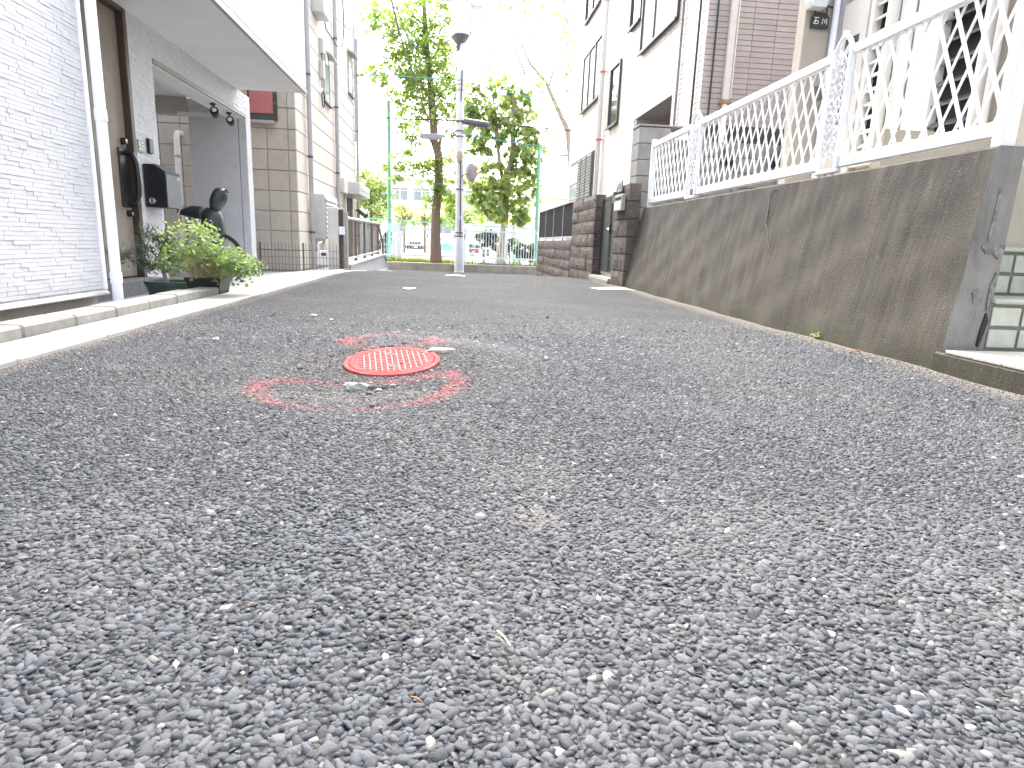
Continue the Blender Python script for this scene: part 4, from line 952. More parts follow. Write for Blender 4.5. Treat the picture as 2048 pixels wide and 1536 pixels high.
# cable closures
cl = thing('cable_closure', (.6, 19.55, 3.8), 'long dark cable closure hung on the wires right of the utility pole', 'cable closure')
tube('case', 'dark_steel', cl, [(.26, 19.5, 3.86), (.30, 19.5, 3.86), (.95, 19.5, 3.80), (1.0, 19.5, 3.79)], [.05, .095, .095, .05], 12); box('ribs', 'black_metal', cl, .34, .92, 19.42, 19.46, 3.76, 3.80)
c2 = thing('cable_closure', (-.65, 19.9, 3.4), 'flat grey cable tray box hung left of the utility pole', 'cable closure')
MB().cbox(-1.0, -.34, 19.75, 20.0, 3.39, 3.53, c=.012).build('case', 'mirror_back', c2); box('hanger', 'dark_steel', c2, -.34, -.26, 19.85, 19.9, 3.46, 3.52)
jb = thing('junction_box', (1.2, 19.6, 5.0), 'small pale junction box hung on the teal cable in front of the broad leaved tree', 'junction box'); q = aty(1004, 186, 19.6); box('body', 'white_pvc', jb, q.x - .13, q.x + .13, 19.52, 19.6, q.z - .07, q.z + .07, c=.01); box('clip', 'cable_black', jb, q.x - .1, q.x + .1, 19.55, 19.57, q.z + .0705, q.z + .1)
# traffic mirror on the pole
mi = thing('traffic_mirror', (.45, 19.6, 2.4), 'round traffic mirror seen from behind with an orange rim on the utility pole', 'mirror')
rm = Matrix.Rotation(R(128), 4, 'Z') @ Matrix.Rotation(R(86), 4, 'X'); mc = (.50, 19.55, 2.47)
MB().lathe([(.001, -.06), (.10, -.055), (.20, -.03), (.245, .0)], mc, 28, rm).build('back_shell', 'mirror_back', mi, smooth=True)
MB().lathe([(.246, -.012), (.262, -.008), (.262, .018), (.246, .02)], mc, 28, rm).build('rim', 'orange_rim', mi, smooth=True); MB().lathe([(.245, .006), (.15, .03), (.001, .045)], mc, 28, rm).build('mirror', 'chrome', mi, smooth=True)
tube('arm', 'orange_rim', mi, [(.23, 19.5, 2.35), (.36, 19.5, 2.42), (.47, 19.54, 2.46)], .024, 8)
# wires
def wire(name, pts, r, mat, label, sag=0):
    P = [Vector(p) for p in pts]; out = []
    for i in range(len(P)-1):
        for k in range(10): t = k/10; q = P[i].lerp(P[i+1], t); q.z -= sag*4*t*(1-t); out.append(q)
    out.append(P[-1]); tag(tube(name, mat, None, out, r, 5), label, 'cable')
wire('overhead_cable', [(-9, 19.6, 3.9), (.20, 19.5, 3.87), (9, 19.6, 3.75)], .018, 'cable_black', 'black overhead cable crossing the lane level with the dark closure', .05)
wire('overhead_cable', [(-9, 19.65, 5.15), (.16, 19.5, 4.95), (3.2, 19.65, 4.55), (9, 19.7, 4.4)], .014, 'cable_teal', 'upper teal overhead cable carrying the small pale junction box', .05)
wire('overhead_cable', [(.20, 19.5, 3.55), (3.4, 19.7, 3.3), (9, 19.8, 3.3)], .016, 'cable_teal', 'lower teal cable running right from the utility pole into the tree', .06)
wire('overhead_cable', [aty(857, 241, 20.0), aty(800, 70, 12.5), aty(778, -20, 9.5)], .016, 'cable_black', 'thick black drop cable slanting up to the left across the leafy tree')
wire('overhead_cable', [aty(880, 246, 19.8), aty(815, 75, 12.0), aty(795, 20, 10.2), aty(785, -30, 9.0)], .010, 'cable_black', 'thin black drop cable just right of the thick slanting one')
wire('overhead_cable', [aty(899, 100, 19.5), aty(886, 40, 15), aty(872, -30, 12)], .010, 'cable_black', 'thin dark wire slanting up left beside the transformer')
wire('overhead_cable', [aty(1068, -8, 24), aty(1150, 12, 17.5), aty(1156, 14, 17.3)], .014, 'cable_black', 'upper of two dark wires reaching the tiled building at the top')
wire('overhead_cable', [aty(1058, -4, 24), aty(1152, 26, 17.5)], .012, 'cable_black', 'lower of two dark wires reaching the tiled building at the top')
wire('overhead_cable', [aty(668, 30, 15.5), aty(720, 62, 18.5), aty(905, 100, 19.5)], .008, 'cable_black', 'faint thin wire from the beige building to the utility pole', .1)

# ------------------------------------------------------------------ trees
def limb(m, pts, r0, r1, seg=9):
    n = len(pts); m.tube(pts, [r0 + (r1-r0)*i/(n-1) for i in range(n)], seg)
def C_(lst, y, f=1.0):
    out = []
    for (px, py, rp, dy) in lst: p = aty(px, py, y + dy); out.append((p.x, p.y, p.z, rp*y/FPX*f))
    return out
# 1: slender tree with leafy shoots all along the trunk
t1 = thing('street_tree', (-.53, 22.05, -.25), 'tall slender tree with yellow green shoots along its trunk left of the utility pole', 'tree')
m = MB(); T1 = [aty(872, 530, 22.1), aty(871, 470, 22.1), aty(872, 420, 22.1), aty(878, 360, 22.1), aty(877, 310, 22.1), aty(868, 280, 22.1), aty(866, 230, 22.1), aty(860, 160, 22.1), aty(852, 80, 22.1), aty(848, 0, 22.1), aty(846, -60, 22.1)]
m.tube(T1, [.215, .165, .145, .14, .135, .13, .12, .10, .085, .06, .03], 14); m.build('trunk', 'bark', t1, smooth=True)
m = MB(); 
for a, b, r in (((868, 290), (846, 268), .07), ((878, 300), (884, 268), .06), ((866, 235), (880, 205), .06), ((864, 200), (800, 130), .05), ((862, 170), (740, 150), .035), ((862, 120), (900, 80), .035), ((856, 100), (780, 40), .04), ((860, 150), (915, 120), .035), ((876, 345), (810, 330), .035), ((874, 330), (905, 310), .03), ((850, 50), (770, 10), .03), ((868, 250), (820, 235), .03)):
    A_ = aty(a[0], a[1], 22.1); B2 = aty(b[0], b[1], 22.1 + random.uniform(-.8, .8)); mid = A_.lerp(B2, .5) + Vector((0, random.uniform(-.1, .1), .10)); m.tube([A_, mid, B2], [r, r*.7, r*.3], 8)
m.build('branches', 'bark', t1, smooth=True)
cl1 = [(760,15,24,0),(800,25,24,.3),(850,10,24,-.3),(890,20,18,.2),(775,52,26,.2),(815,50,22,-.3),(835,40,20,0),(870,45,22,.4),(752,62,16,0),(800,85,22,.2),(835,85,26,-.2),(862,75,22,.3),(888,95,20,0),(790,105,18,.2),(845,110,26,.2),(880,125,24,-.3),(905,130,14,0),
 (735,138,16,0),(760,140,18,.1),(785,130,20,0),(812,122,20,.3),(730,152,10,0),(765,150,12,0),(840,140,28,0),(868,150,24,-.2),(895,150,18,.2),(805,150,14,0),(820,175,24,.3),(850,175,22,-.3),(880,178,20,.2),(800,192,20,0),(835,200,26,.2),(868,200,22,-.2),(900,190,16,.1),(820,222,24,0),(850,225,20,.3),(885,225,22,-.2),(905,220,12,0),(815,245,18,.1),(850,250,16,0),(895,250,16,0),(830,275,16,0),(815,300,18,.1),(800,325,18,0),(825,325,20,.3),(850,322,18,-.2),(880,330,20,.3),(900,320,16,0),(782,338,12,0),(795,352,12,0),(860,345,16,0),(880,365,18,-.2),(905,355,14,.2),(870,385,14,-.3),(895,385,18,.2),(868,405,14,-.2),(890,410,16,0),(908,400,12,.3),(885,432,10,.1),(880,445,7,0)]
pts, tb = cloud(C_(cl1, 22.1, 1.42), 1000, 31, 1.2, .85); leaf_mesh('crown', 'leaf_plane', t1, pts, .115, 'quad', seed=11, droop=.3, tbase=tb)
# 2: broad-leaved tree behind the fence
t2 = thing('street_tree', (1.75, 23.6, -.3), 'broad leaved tree with a dense dark green crown right of the utility pole', 'tree')
m = MB(); m.tube([aty(999, 528, 23.6), aty(1001, 505, 23.6), aty(1007, 470, 23.6), aty(1011, 430, 23.6), aty(1012, 400, 23.6), aty(1018, 340, 23.6), aty(1026, 300, 23.6), aty(1028, 230, 23.6), aty(1022, 180, 23.6)], [.17, .15, .135, .12, .11, .095, .085, .06, .03], 12)
m.tube([aty(1012, 400, 23.6), aty(1000, 330, 23.5), aty(994, 280, 23.4), aty(992, 235, 23.4), aty(985, 190, 23.4)], [.08, .07, .06, .05, .02], 10); m.build('trunk', 'bark_grey', t2, smooth=True)
tube('stake', 'bark_pale', t2, [aty(992, 516, 23.4), aty(1006, 462, 23.5)], .035, 8)
m = MB()
for a, b in (((1012,395),(960,380)), ((1012,390),(1060,370)), ((1018,340),(1065,310)), ((1000,330),(950,350)), ((1026,290),(1070,270)), ((994,270),(945,240)), ((1028,230),(1060,210)), ((992,230),(950,200))):
    A_ = aty(*a, 23.6); B2 = aty(*b, 23.6 + random.uniform(-.6, .6)); m.tube([A_, A_.lerp(B2, .5) + Vector((0, 0, .08)), B2], [.035, .025, .012], 7)
m.build('branches', 'bark_grey', t2, smooth=True)
cl2 = [(938,195,20,0),(950,175,14,0),(975,185,16,0),(1000,170,18,.2),(1025,165,14,0),(960,215,24,0),(990,205,24,-.3),(1020,195,24,.3),(1045,190,18,0),(940,232,20,.1),(1060,205,14,0),(970,240,24,.3),(1000,235,26,-.3),(1030,225,24,.2),(1055,232,18,0),(955,262,22,-.2),(985,268,22,.2),(1015,262,24,-.3),(1045,260,22,.2),(1065,258,14,0),(945,290,16,0),(975,295,16,0),(1035,290,24,-.2),(1060,285,18,.1),(1075,280,10,0),(1015,310,18,.3),(1045,312,20,0),(1065,305,14,0),(955,345,14,.1),(975,335,14,0),(1000,340,20,-.3),(1030,340,22,.2),(1055,335,18,0),(950,370,18,0),(980,370,24,-.3),(1010,370,26,-.4),(1040,368,24,.2),(1062,360,16,0),(945,395,16,.1),(975,398,22,-.3),(1005,400,24,-.5),(1035,398,22,-.2),(1060,392,16,0),(960,415,18,0),(990,420,20,-.4),(1020,420,20,-.3),(1045,415,18,0),(1000,438,12,-.3),(1030,440,14,0),(975,432,12,0),(1050,432,8,0)]
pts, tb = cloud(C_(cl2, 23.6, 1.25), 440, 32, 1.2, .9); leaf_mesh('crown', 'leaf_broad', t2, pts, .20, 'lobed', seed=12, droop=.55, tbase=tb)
# 3: bare-limbed tree behind the tiled building
t3 = thing('bare_tree', (4.6, 26, -.3), 'sparse tree with long bare curving limbs behind the tiled building', 'tree')
m = MB(); m.tube([Vector((4.75, 26, -.3)), aty(1146, 420, 26), aty(1142, 320, 26), aty(1136, 262, 26), aty(1122, 232, 26), aty(1105, 195, 26), aty(1092, 165, 26), aty(1062, 130, 26), aty(1045, 95, 26), aty(1032, 60, 26), aty(1020, 15, 26), aty(1012, -50, 26)], [.20, .17, .14, .115, .095, .078, .062, .048, .04, .032, .022, .010], 12); m.build('trunk', 'bark_grey', t3, smooth=True)
m = MB()
for pts_, r in (([(1098,172),(1110,130),(1118,110),(1140,60)], .05), ([(1050,150),(1040,120),(1030,95),(1005,60),(975,42),(940,36)], .045), ([(1032,100),(1000,98),(975,105)], .025), ([(1045,92),(1058,70),(1072,50)], .02), ([(1140,268),(1110,270),(1085,285)], .03), ([(1142,310),(1110,312),(1085,318)], .05), ([(1138,240),(1100,245),(1060,238)], .025), ([(1020,20),(1040,-10),(1060,-40)], .03), ([(1092,165),(1060,175),(1045,170)], .02), ([(1118,225),(1128,190),(1140,160)], .025)):
    P3 = [aty(a, b, 26 + random.uniform(-.3, .3)) for a, b in pts_]; n = len(P3); m.tube(P3, [r*(1 - .75*i/(n-1)) for i in range(n)], 7)
m.build('branches', 'bark_grey', t3, smooth=True)
cl3 = [(1120,50,20,0),(1140,30,16,0),(1105,20,22,0),(1135,70,14,0),(1125,100,16,0),(1145,90,12,0),(1140,130,16,0),(1130,150,12,0),(1120,165,10,0),(1145,180,12,0),(1090,140,10,0),(1075,165,14,0),(1090,185,12,0),(1110,215,12,0),(1050,20,16,0),(1085,40,16,0),(1060,60,10,0),(1020,85,8,0),(1000,110,8,0),(975,100,8,0),(1115,275,12,0),(1090,255,10,0),(1100,310,9,0),(1040,0,14,0),(1000,15,10,0),(960,45,8,0)]
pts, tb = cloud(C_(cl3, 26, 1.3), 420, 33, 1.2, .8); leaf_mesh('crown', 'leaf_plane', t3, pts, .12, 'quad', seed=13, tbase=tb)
# background trees in the yard
def far_tree(y, lst, label, seed, mat, tr, size=.22, per=300, leafs='quad'):
    b = aty(tr[0], tr[1], y); t = thing('yard_tree', (b.x, y, -.3), label, 'tree'); top = aty(tr[2], tr[3], y)
    tube('trunk', 'bark', t, [Vector((b.x, y, -.3)), (b+top)/2, top], [.09, .07, .03], 8)
    m = MB()
    for (px, py, rp, dy) in lst[:6]: q = aty(px, py, y + dy); m.tube([(b+top)/2, ((b+top)/2).lerp(q, .5) + Vector((0, 0, .1)), q], [.06, .04, .015], 6)
    m.build('branches', 'bark', t, smooth=True)
    p, tb = cloud(C_(lst, y, 1.15), per, seed, 1.4, .85); leaf_mesh('crown', mat, t, p, size, leafs, seed=seed, tbase=tb)
far_tree(32, [(735,360,22,0),(755,365,22,.4),(740,385,26,-.3),(762,390,22,.2),(730,405,20,0),(752,412,24,-.4),(772,380,12,0),(735,428,20,0),(760,430,18,.3),(722,380,16,0),(770,410,10,0),(728,350,14,0),(712,395,18,0)], 'dense dark green tree behind the corner of the beige building', 41, 'leaf_broad', (742, 470, 742, 370), .20, 420)
far_tree(40, [(800,415,14,0),(815,425,16,0),(790,430,14,0),(828,432,12,0),(805,438,14,0)], 'pale green bushy tree in the yard left of the slender tree', 42, 'leaf_far', (808, 480, 808, 412), .24, 260)
far_tree(42, [(848,428,12,0),(855,438,12,0),(840,440,12,0),(862,432,10,0)], 'small mid green tree in the yard behind the slender trunk', 43, 'leaf_far', (850, 480, 850, 425), .24, 260)
far_tree(44, [(905,415,18,0),(895,432,16,0),(915,435,18,0),(900,400,12,0),(925,420,14,0),(945,430,16,0),(960,438,14,0),(940,445,12,0)], 'bright yellow green tree in the yard behind the utility pole', 44, 'leaf_plane', (915, 480, 915, 405), .26, 300)
# dark clipped bushes behind the fence
for k, (y, lst, lab) in enumerate(((24.6, [(968,470,12,0),(985,475,13,0),(962,485,10,0),(995,488,10,0),(978,492,12,0),(1000,470,8,0)], 'dark clipped bush behind the two notice boards'), (24.4, [(1040,500,11,0),(1055,505,12,0),(1068,510,11,0),(1050,515,10,0),(1028,510,9,0),(1062,498,8,0)], 'low dark bush at the right end of the picket fence'), (24.2, [(778,470,9,0),(774,490,9,0),(780,505,8,0),(770,480,8,0)], 'dark bush at the left end of the picket fence'), (25.0, [(1018,492,9,0),(1022,478,7,0),(1010,500,9,0)], 'small dark bush beside the trunk of the broad leaved tree'))):
    c0 = aty(lst[0][0], 525, y); b = thing('bush', (c0.x, y, -.3), lab, 'bush'); p, tb = cloud(C_(lst, y, 1.3), 5200, 50 + k, 1.2, .9); leaf_mesh('foliage', 'leaf_hedge', b, p, .10, 'quad', seed=50 + k, tbase=tb)
    tube('stem', 'bark', b, [(c0.x, y, -.3), (c0.x, y, .2)], .03, 6)

# ------------------------------------------------------------------ yard: truck, tarpaulin, sheds, school
ty = 58; tk = thing('truck', (-3.2, ty + 1.5, -.42), 'white cab over truck parked in the yard behind the picket fence', 'truck')
cab = MB().prism([(ty, -.02), (ty - .12, .35), (ty + .1, 1.35), (ty + .25, 1.55), (ty + 1.6, 1.55), (ty + 1.6, -.02)], 0, -4.2, -2.35).build('cab', 'truck_white', tk)
MB().prism([(ty - .06, .62), (ty - .075, .64), (ty + .075, 1.28), (ty + .09, 1.26)], 0, -3.95, -2.6).build('windscreen', 'glass_pale', cab)
box('grille', 'truck_dark', cab, -3.8, -2.75, ty - .14, ty - .09, .14, .30); box('bumper', 'truck_dark', tk, -4.22, -2.33, ty - .2, ty + .1, -.22, -.03, c=.02); box('number_plate', 'sign_white', tk, -3.4, -3.1, ty - .215, ty - .201, -.19, -.06)
for xh in (-4.0, -2.75): box('headlight', 'glass_pale', tk, xh, xh + .22, ty - .15, ty - .05, .0, .14, c=.01)
for xm in (-4.4, -2.25): box('wing_mirror', 'truck_dark', tk, xm, xm + .1, ty - .1, ty - .02, .75, 1.05, c=.01)
box('cargo_box', 'truck_white', tk, -4.3, -2.2, ty + 1.7, ty + 6, -.02, 1.75, c=.02); box('chassis', 'truck_dark', tk, -3.9, -2.6, ty + .2, ty + 5.9, -.24, -.021)
for xw in (-4.1, -2.62):
    for yw in (ty + .75, ty + 4.6): o = MB().lathe([(.001, -.09), (.22, -.09), (.26, -.06), (.26, .06), (.22, .09), (.001, .09)], (xw + .08, yw, -.16), 18, Matrix.Rotation(R(90), 4, 'Y')).build('wheel', 'rubber', tk, smooth=True); MB().lathe([(.13, -.092), (.001, -.095)], (xw + .08, yw, -.16), 14, Matrix.Rotation(R(90), 4, 'Y')).build('hub', 'pipe_grey', o)
tp = MB(); q0 = aty(879, 494, 45); q1 = aty(909, 494, 45); w_ = q1.x - q0.x
for sgn in (0,):
    vs = []; nx, ny = 13, 7; rr = random.Random(4)
    for i in range(nx):
        for j in range(ny):
            u, v = i/(nx-1), j/(ny-1); hgt = .95*math.sin(math.pi*min(max(v, .02), .98))**.6*(.75 + .25*math.sin(math.pi*u))*(1 - .45*max(0, u - .55)); vs.append((q0.x + u*w_, 45 + v*1.8, -.30 + hgt + rr.uniform(-.05, .05)*(0 < j < ny-1)))
    tp.add(vs, [(i*ny+j, i*ny+j+1, (i+1)*ny+j+1, (i+1)*ny+j) for i in range(nx-1) for j in range(ny-1)])
o = tp.build('tarpaulin', 'tarp_blue', smooth=False); md = o.modifiers.new('t', 'SOLIDIFY'); md.thickness = .03; tag(o, 'turquoise tarpaulin draped over a heap between the slender tree and the utility pole', 'tarpaulin')
def shed(name, px0, px1, py0, py1, y, mat, label, cat, depth=2):
    a = aty(px0, py1, y); b = aty(px1, py0, y); s = thing(name, ((a.x+b.x)/2, y, -.3), label, cat)
    box('wall', mat, s, a.x, b.x, y, y + depth, -.3, b.z, c=.02); box('roof', mat, s, a.x - .08, b.x + .08, y - .08, y + depth + .08, b.z + .002, b.z + .08, c=.02)
    box('door', 'school_wall', s, a.x*.65 + b.x*.35, a.x*.35 + b.x*.65, y - .03, y - .002, -.28, b.z - .15); return s
shed('shed', 1040, 1068, 458, 500, 30, 'truck_white', 'white shed behind the right end of the picket fence', 'shed')
shed('container', 1025, 1040, 480, 492, 27, 'bin_green', 'light green container behind the picket fence near the broad leaved tree', 'container', .8)
shed('shed', 925, 962, 452, 478, 40, 'truck_white', 'low white shed behind the utility pole', 'shed')
shed('storage_tent', 715, 782, 443, 470, 36, 'tent_pale', 'pale blue storage tent behind the left end of the picket fence', 'tent')
sc = thing('school_building', (0, 80, -.3), 'pale school building with rows of windows far behind the trees', 'building')
box('wall', 'school_wall', sc, -30, 6.4, 75.4, 88, -.3, 6.9); box('parapet', 'cream_stucco', sc, -30.2, 6.6, 75.2, 88.2, 6.902, 7.25); box('band', 'cream_stucco', sc, -30, 6.4, 75.33, 75.398, 3.9, 4.1)
for zr in (4.75, 1.3):
    for i in range(13):
        x0 = -29 + i*2.45; wn = box('window', 'sign_white', sc, x0, x0 + 1.9, 75.3, 75.39, zr, zr + 1.5)
        for kx in (0, 1): box('pane', 'school_window', wn, x0 + .08 + kx*.93, x0 + .9 + kx*.93, 75.25, 75.298, zr + .1, zr + 1.1); box('pane', 'school_window', wn, x0 + .08 + kx*.93, x0 + .9 + kx*.93, 75.25, 75.298, zr + 1.17, zr + 1.42)
gy = thing('gymnasium', (18, 70, -.3), 'cream hall with a flat eave far behind the net pole on the right', 'building')
box('wall', 'school_wall', gy, 7.2, 30, 66, 80, -.3, 5.0); box('eave', 'cream_stucco', gy, 6.9, 30.4, 65.4, 80.4, 5.002, 5.5); box('band', 'cream_stucco', gy, 7.2, 30, 65.93, 65.998, 3.0, 3.15)
for i in range(6): box('window', 'school_window', gy, 9 + i*3, 10.8 + i*3, 65.9, 65.996, 1.2, 2.6)
wt_ = thing('rooftop_tank', (-7, 79, 7.2), 'small grey tank on the roof of the school building', 'tank'); box('tank', 'grey_cabinet', wt_, -8.2, -6.6, 78, 80, 7.4, 8.8, c=.05); box('base', 'dark_steel', wt_, -8.1, -6.7, 78.1, 79.9, 7.255, 7.395)

# ------------------------------------------------------------------ right: retaining wall
RT = .955
rwl = thing('retaining_wall', (2.3, 5.2, 0), 'tall streaky stained concrete retaining wall along the right of the lane', 'wall')
bm = bmesh.new(); NV, NH = 60, 14
def wallpt(u, v, side):                                    # u along, v up; battered front and ends
    y0, y1 = 2.574 + .085*v, 7.84 - .03*v; x = 2.143 + .157*v if side == 0 else 2.143 + .157*v + .135 + .06*(1-v)
    return Vector((x, y0 + (y1 - y0)*u, -.08*(v == 0) + RT*v))
grid = []
for i in range(NV+1):
    row = []
    for j in range(NH+1):
        p = wallpt(i/NV, j/NH, 0); d = .004*math.sin(i*.9 + j*1.3) + .003*math.sin(i*2.3 - j*.7); p.x += d; row.append(bm.verts.new(p))
    tp_ = wallpt(i/NV, 1, 0) + Vector((.018, 0, .012)); row.append(bm.verts.new(tp_)); p = wallpt(i/NV, 1, 1) + Vector((0, 0, .012)); row.append(bm.verts.new(p)); p = wallpt(i/NV, 0, 1); row.append(bm.verts.new(p)); grid.append(row)
for i in range(NV):
    for j in range(len(grid[0])-1): bm.faces.new((grid[i][j], grid[i+1][j], grid[i+1][j+1], grid[i][j+1]))
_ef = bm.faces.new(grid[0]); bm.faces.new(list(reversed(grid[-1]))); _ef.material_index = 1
bmesh.ops.recalc_face_normals(bm, faces=bm.faces)
me = bpy.data.meshes.new('wall'); bm.to_mesh(me); bm.free(); me.materials.append(MATS['wall_concrete']); me.materials.append(MATS['end_render_lightened']); me.polygons.foreach_set('use_smooth', [True]*len(me.polygons)); me.set_sharp_from_angle(angle=R(35))
o = bpy.data.objects.new('wall', me); C.objects.link(o); o.location = -Vector(rwl['_b']); o.parent = rwl
def face_x(z): return 2.143 + .157*z/RT
def crack(name, mat, pxs, wd, lift=.006):
    P = []
    for (px, py) in pxs:
        x = 2.25
        for _ in range(6): p = atx(px, py, x); x = face_x(p.z)
        P.append(atx(px, py, x) - Vector((lift, 0, 0)))
    return tube(name, mat, rwl, P, wd, 5)
crack('crack', 'efflorescence', [(1546, 380), (1541, 398), (1538, 418), (1534, 440), (1531, 449)], [.003, .004, .0045, .004, .003]); crack('crack', 'efflorescence', [(1533, 449), (1537, 464), (1536, 480), (1540, 497)], [.003, .003, .0025, .001]); crack('crack', 'efflorescence', [(1531, 449), (1524, 456), (1522, 462)], .002)
crack('crack', 'efflorescence', [(1547, 380), (1556, 378)], .002)
# end face: rendered repair patches and the dark split
def endpt(px, py): 
    y = 2.65
    for _ in range(6): p = aty(px, py, y); y = 2.574 + .085*p.z/RT
    return aty(px, py, y) - Vector((0, .004, 0))
def patch(pts, mat):
    P = [endpt(*p) for p in pts]; n = len(P); m = MB(); m.add(P + [p + Vector((0, .02, 0)) for p in P], [tuple(range(n)), tuple(range(2*n-1, n-1, -1))] + [(i, (i+1) % n, n+(i+1) % n, n+i) for i in range(n)]); m.build('repair_patch', mat, rwl)
patch([(1999, 378), (2004, 380), (2000, 400), (1994, 430), (1985, 460), (1977, 482), (1974, 480), (1979, 458), (1988, 425), (1994, 398)], 'efflorescence')
patch([(1962, 492), (1972, 484), (1984, 490), (1998, 486), (2010, 492), (2006, 508), (1994, 518), (1984, 506), (1970, 508)], 'efflorescence')
patch([(1992, 545), (1995, 548), (1988, 580), (1980, 605), (1972, 622), (1974, 600), (1980, 570)], 'efflorescence'); patch([(1944, 585), (1955, 578), (1966, 588), (1960, 606), (1946, 608)], 'efflorescence')
patch([(1972, 626), (1976, 640), (1966, 668), (1955, 694), (1952, 690), (1960, 660), (1969, 634)], 'dark_crack')
# weed at the foot
wd = thing('weed', tuple(atz(1630, 676)), 'small bright green weed at the foot of the retaining wall', 'weed')
q = atz(1630, 678); rg = np.random.default_rng(3); leaf_mesh('leaves', 'leaf_geranium', wd, np.stack([q.x + rg.normal(0, .012, 26), q.y + rg.normal(0, .014, 26), .012 + np.abs(rg.normal(0, .01, 26))], 1), .02, 'quad', seed=2, upright=.6); tube('stem', 'leaf_geranium', wd, [(q.x, q.y, 0), (q.x, q.y, .02)], .0015, 5)
# earth and yard behind the wall
structure(box('yard_slab', 'cream_stucco', None, 2.44, 9, 2.95, 8.2, -.2, .93))

# stairs at the near end of the wall
stp = thing('entrance_stairs', (2.6, 2.4, 0), 'tiled entrance stairs with pale green risers at the right edge', 'stairs')
box('platform', 'wall_concrete', stp, 2.147, 4.2, .2, 2.62, -.1, .082, c=.008)
for i in range(14):
    for j in range(8):
        x0 = 2.150 + i*.148; y1 = 2.555 - j*.148; piece('tread_tile', 'step_tile_cream', stp, x0, x0 + .142, y1 - .142, y1, .0825, .0975, c=.003)
for k, (yr, z0, z1) in enumerate(((2.60, .0985, .30), (2.92, .325, .53), (3.24, .555, .75), (3.55, .78, .93))):
    box('riser', 'step_grout', stp, 2.36 + .06*k, 4.2, yr, yr + .33, z0 - .09, z1)
    for i in range(12):
        x0 = 2.372 + .06*k + i*.150
        for j in range(2):
            hh = (z1 - z0 - .03)/2; piece('riser_tile', 'step_tile_green', stp, x0, x0 + .136, yr - .009, yr - .0005, z0 + .008 + j*(hh + .012), z0 + .008 + j*(hh+.012) + hh - .004, c=.003)
    box('nosing', 'step_tile_green', stp, 2.365 + .06*k, 4.2, yr - .022, yr + .30, z1 + .001, z1 + .022, c=.006)
box('side_wall', 'cream_stucco', stp, 2.62, 4.4, 3.9, 4.0, .3, 1.25)

# lattice fence along the top
FXL = 2.375; FK = .9615
def fz(z): return EYE + (z - EYE)*FK
def lattice_panel(y0, y1, label):
    y0 *= FK; y1 *= FK
    f = thing('lattice_fence', (FXL, (y0+y1)/2, RT), label, 'fence', 'white lattice fence panels')
    zb0, zb1, zt0, zt1 = fz(1.035), fz(1.105), fz(1.705), fz(1.765)
    box('top_rail', 'white_paint', f, FXL - .022, FXL + .022, y0, y1, zt0, zt1, c=.006); box('bottom_rail', 'white_paint', f, FXL - .022, FXL + .022, y0, y1, zb0, zb1, c=.006)
    za, zc = zb1 - .01, zt0 + .01; lean = .30; pitch = .1165; H = zc - za
    for sgn, xo, wdt in ((1, -.008, .0098), (-1, .006, .0062)):
        s = y0 - lean - 1
        s = y0 - lean + (.04 if sgn > 0 else 0)
        while s < y1 + lean:
            # slat from (s, za) to (s + sgn*lean, zc), clipped to the panel
            a = (s, za); b = (s + sgn*lean, zc); t0, t1 = 0.0, 1.0; dy = b[0] - a[0]
            for lim, sign in ((y0 + .01, 1), (y1 - .01, -1)):
                fa, fb = sign*(a[0] - lim), sign*(b[0] - lim)
                if fa < 0 and fb < 0: t0 = 2
                elif fa < 0: t0 = max(t0, fa/(fa - fb))
                elif fb < 0: t1 = min(t1, fa/(fa - fb))
            if t1 - t0 > .06:
                A_ = Vector((FXL + xo, a[0] + dy*t0, a[1] + H*t0)); B2 = Vector((FXL + xo, a[0] + dy*t1, a[1] + H*t1)); d = (B2 - A_).normalized(); nrm = Vector((0, -d.z, d.y)); hx = Vector((.0032, 0, 0)); m = MB()
                vs = [A_ + nrm*wdt*sa + hx*sb for sa, sb in ((-1,-1), (1,-1), (1,1), (-1,1))] + [B2 + nrm*wdt*sa + hx*sb for sa, sb in ((-1,-1), (1,-1), (1,1), (-1,1))]
                m.add(vs, [(0,1,2,3), (7,6,5,4), (0,4,5,1), (1,5,6,2), (2,6,7,3), (3,7,4,0)]); m.build('slat', 'white_paint', f)
            s += pitch
    return f
lf = lattice_panel(6.80, 8.10, 'farthest white lattice fence panel beside the concrete block pillar')
box('end_post', 'white_paint', lf, FXL - .028, FXL + .028, 8.10*FK, 8.155*FK, RT + .01, fz(1.80), c=.006)
lattice_panel(4.30, 6.53, 'middle white lattice fence panel between the two arched fence posts')
lf = lattice_panel(2.86, 4.07, 'nearest white lattice fence panel above the stained wall')
box('end_post', 'white_paint', lf, FXL - .035, FXL + .035, 2.79*FK, 2.86*FK, RT + .005, 1.95, c=.008)
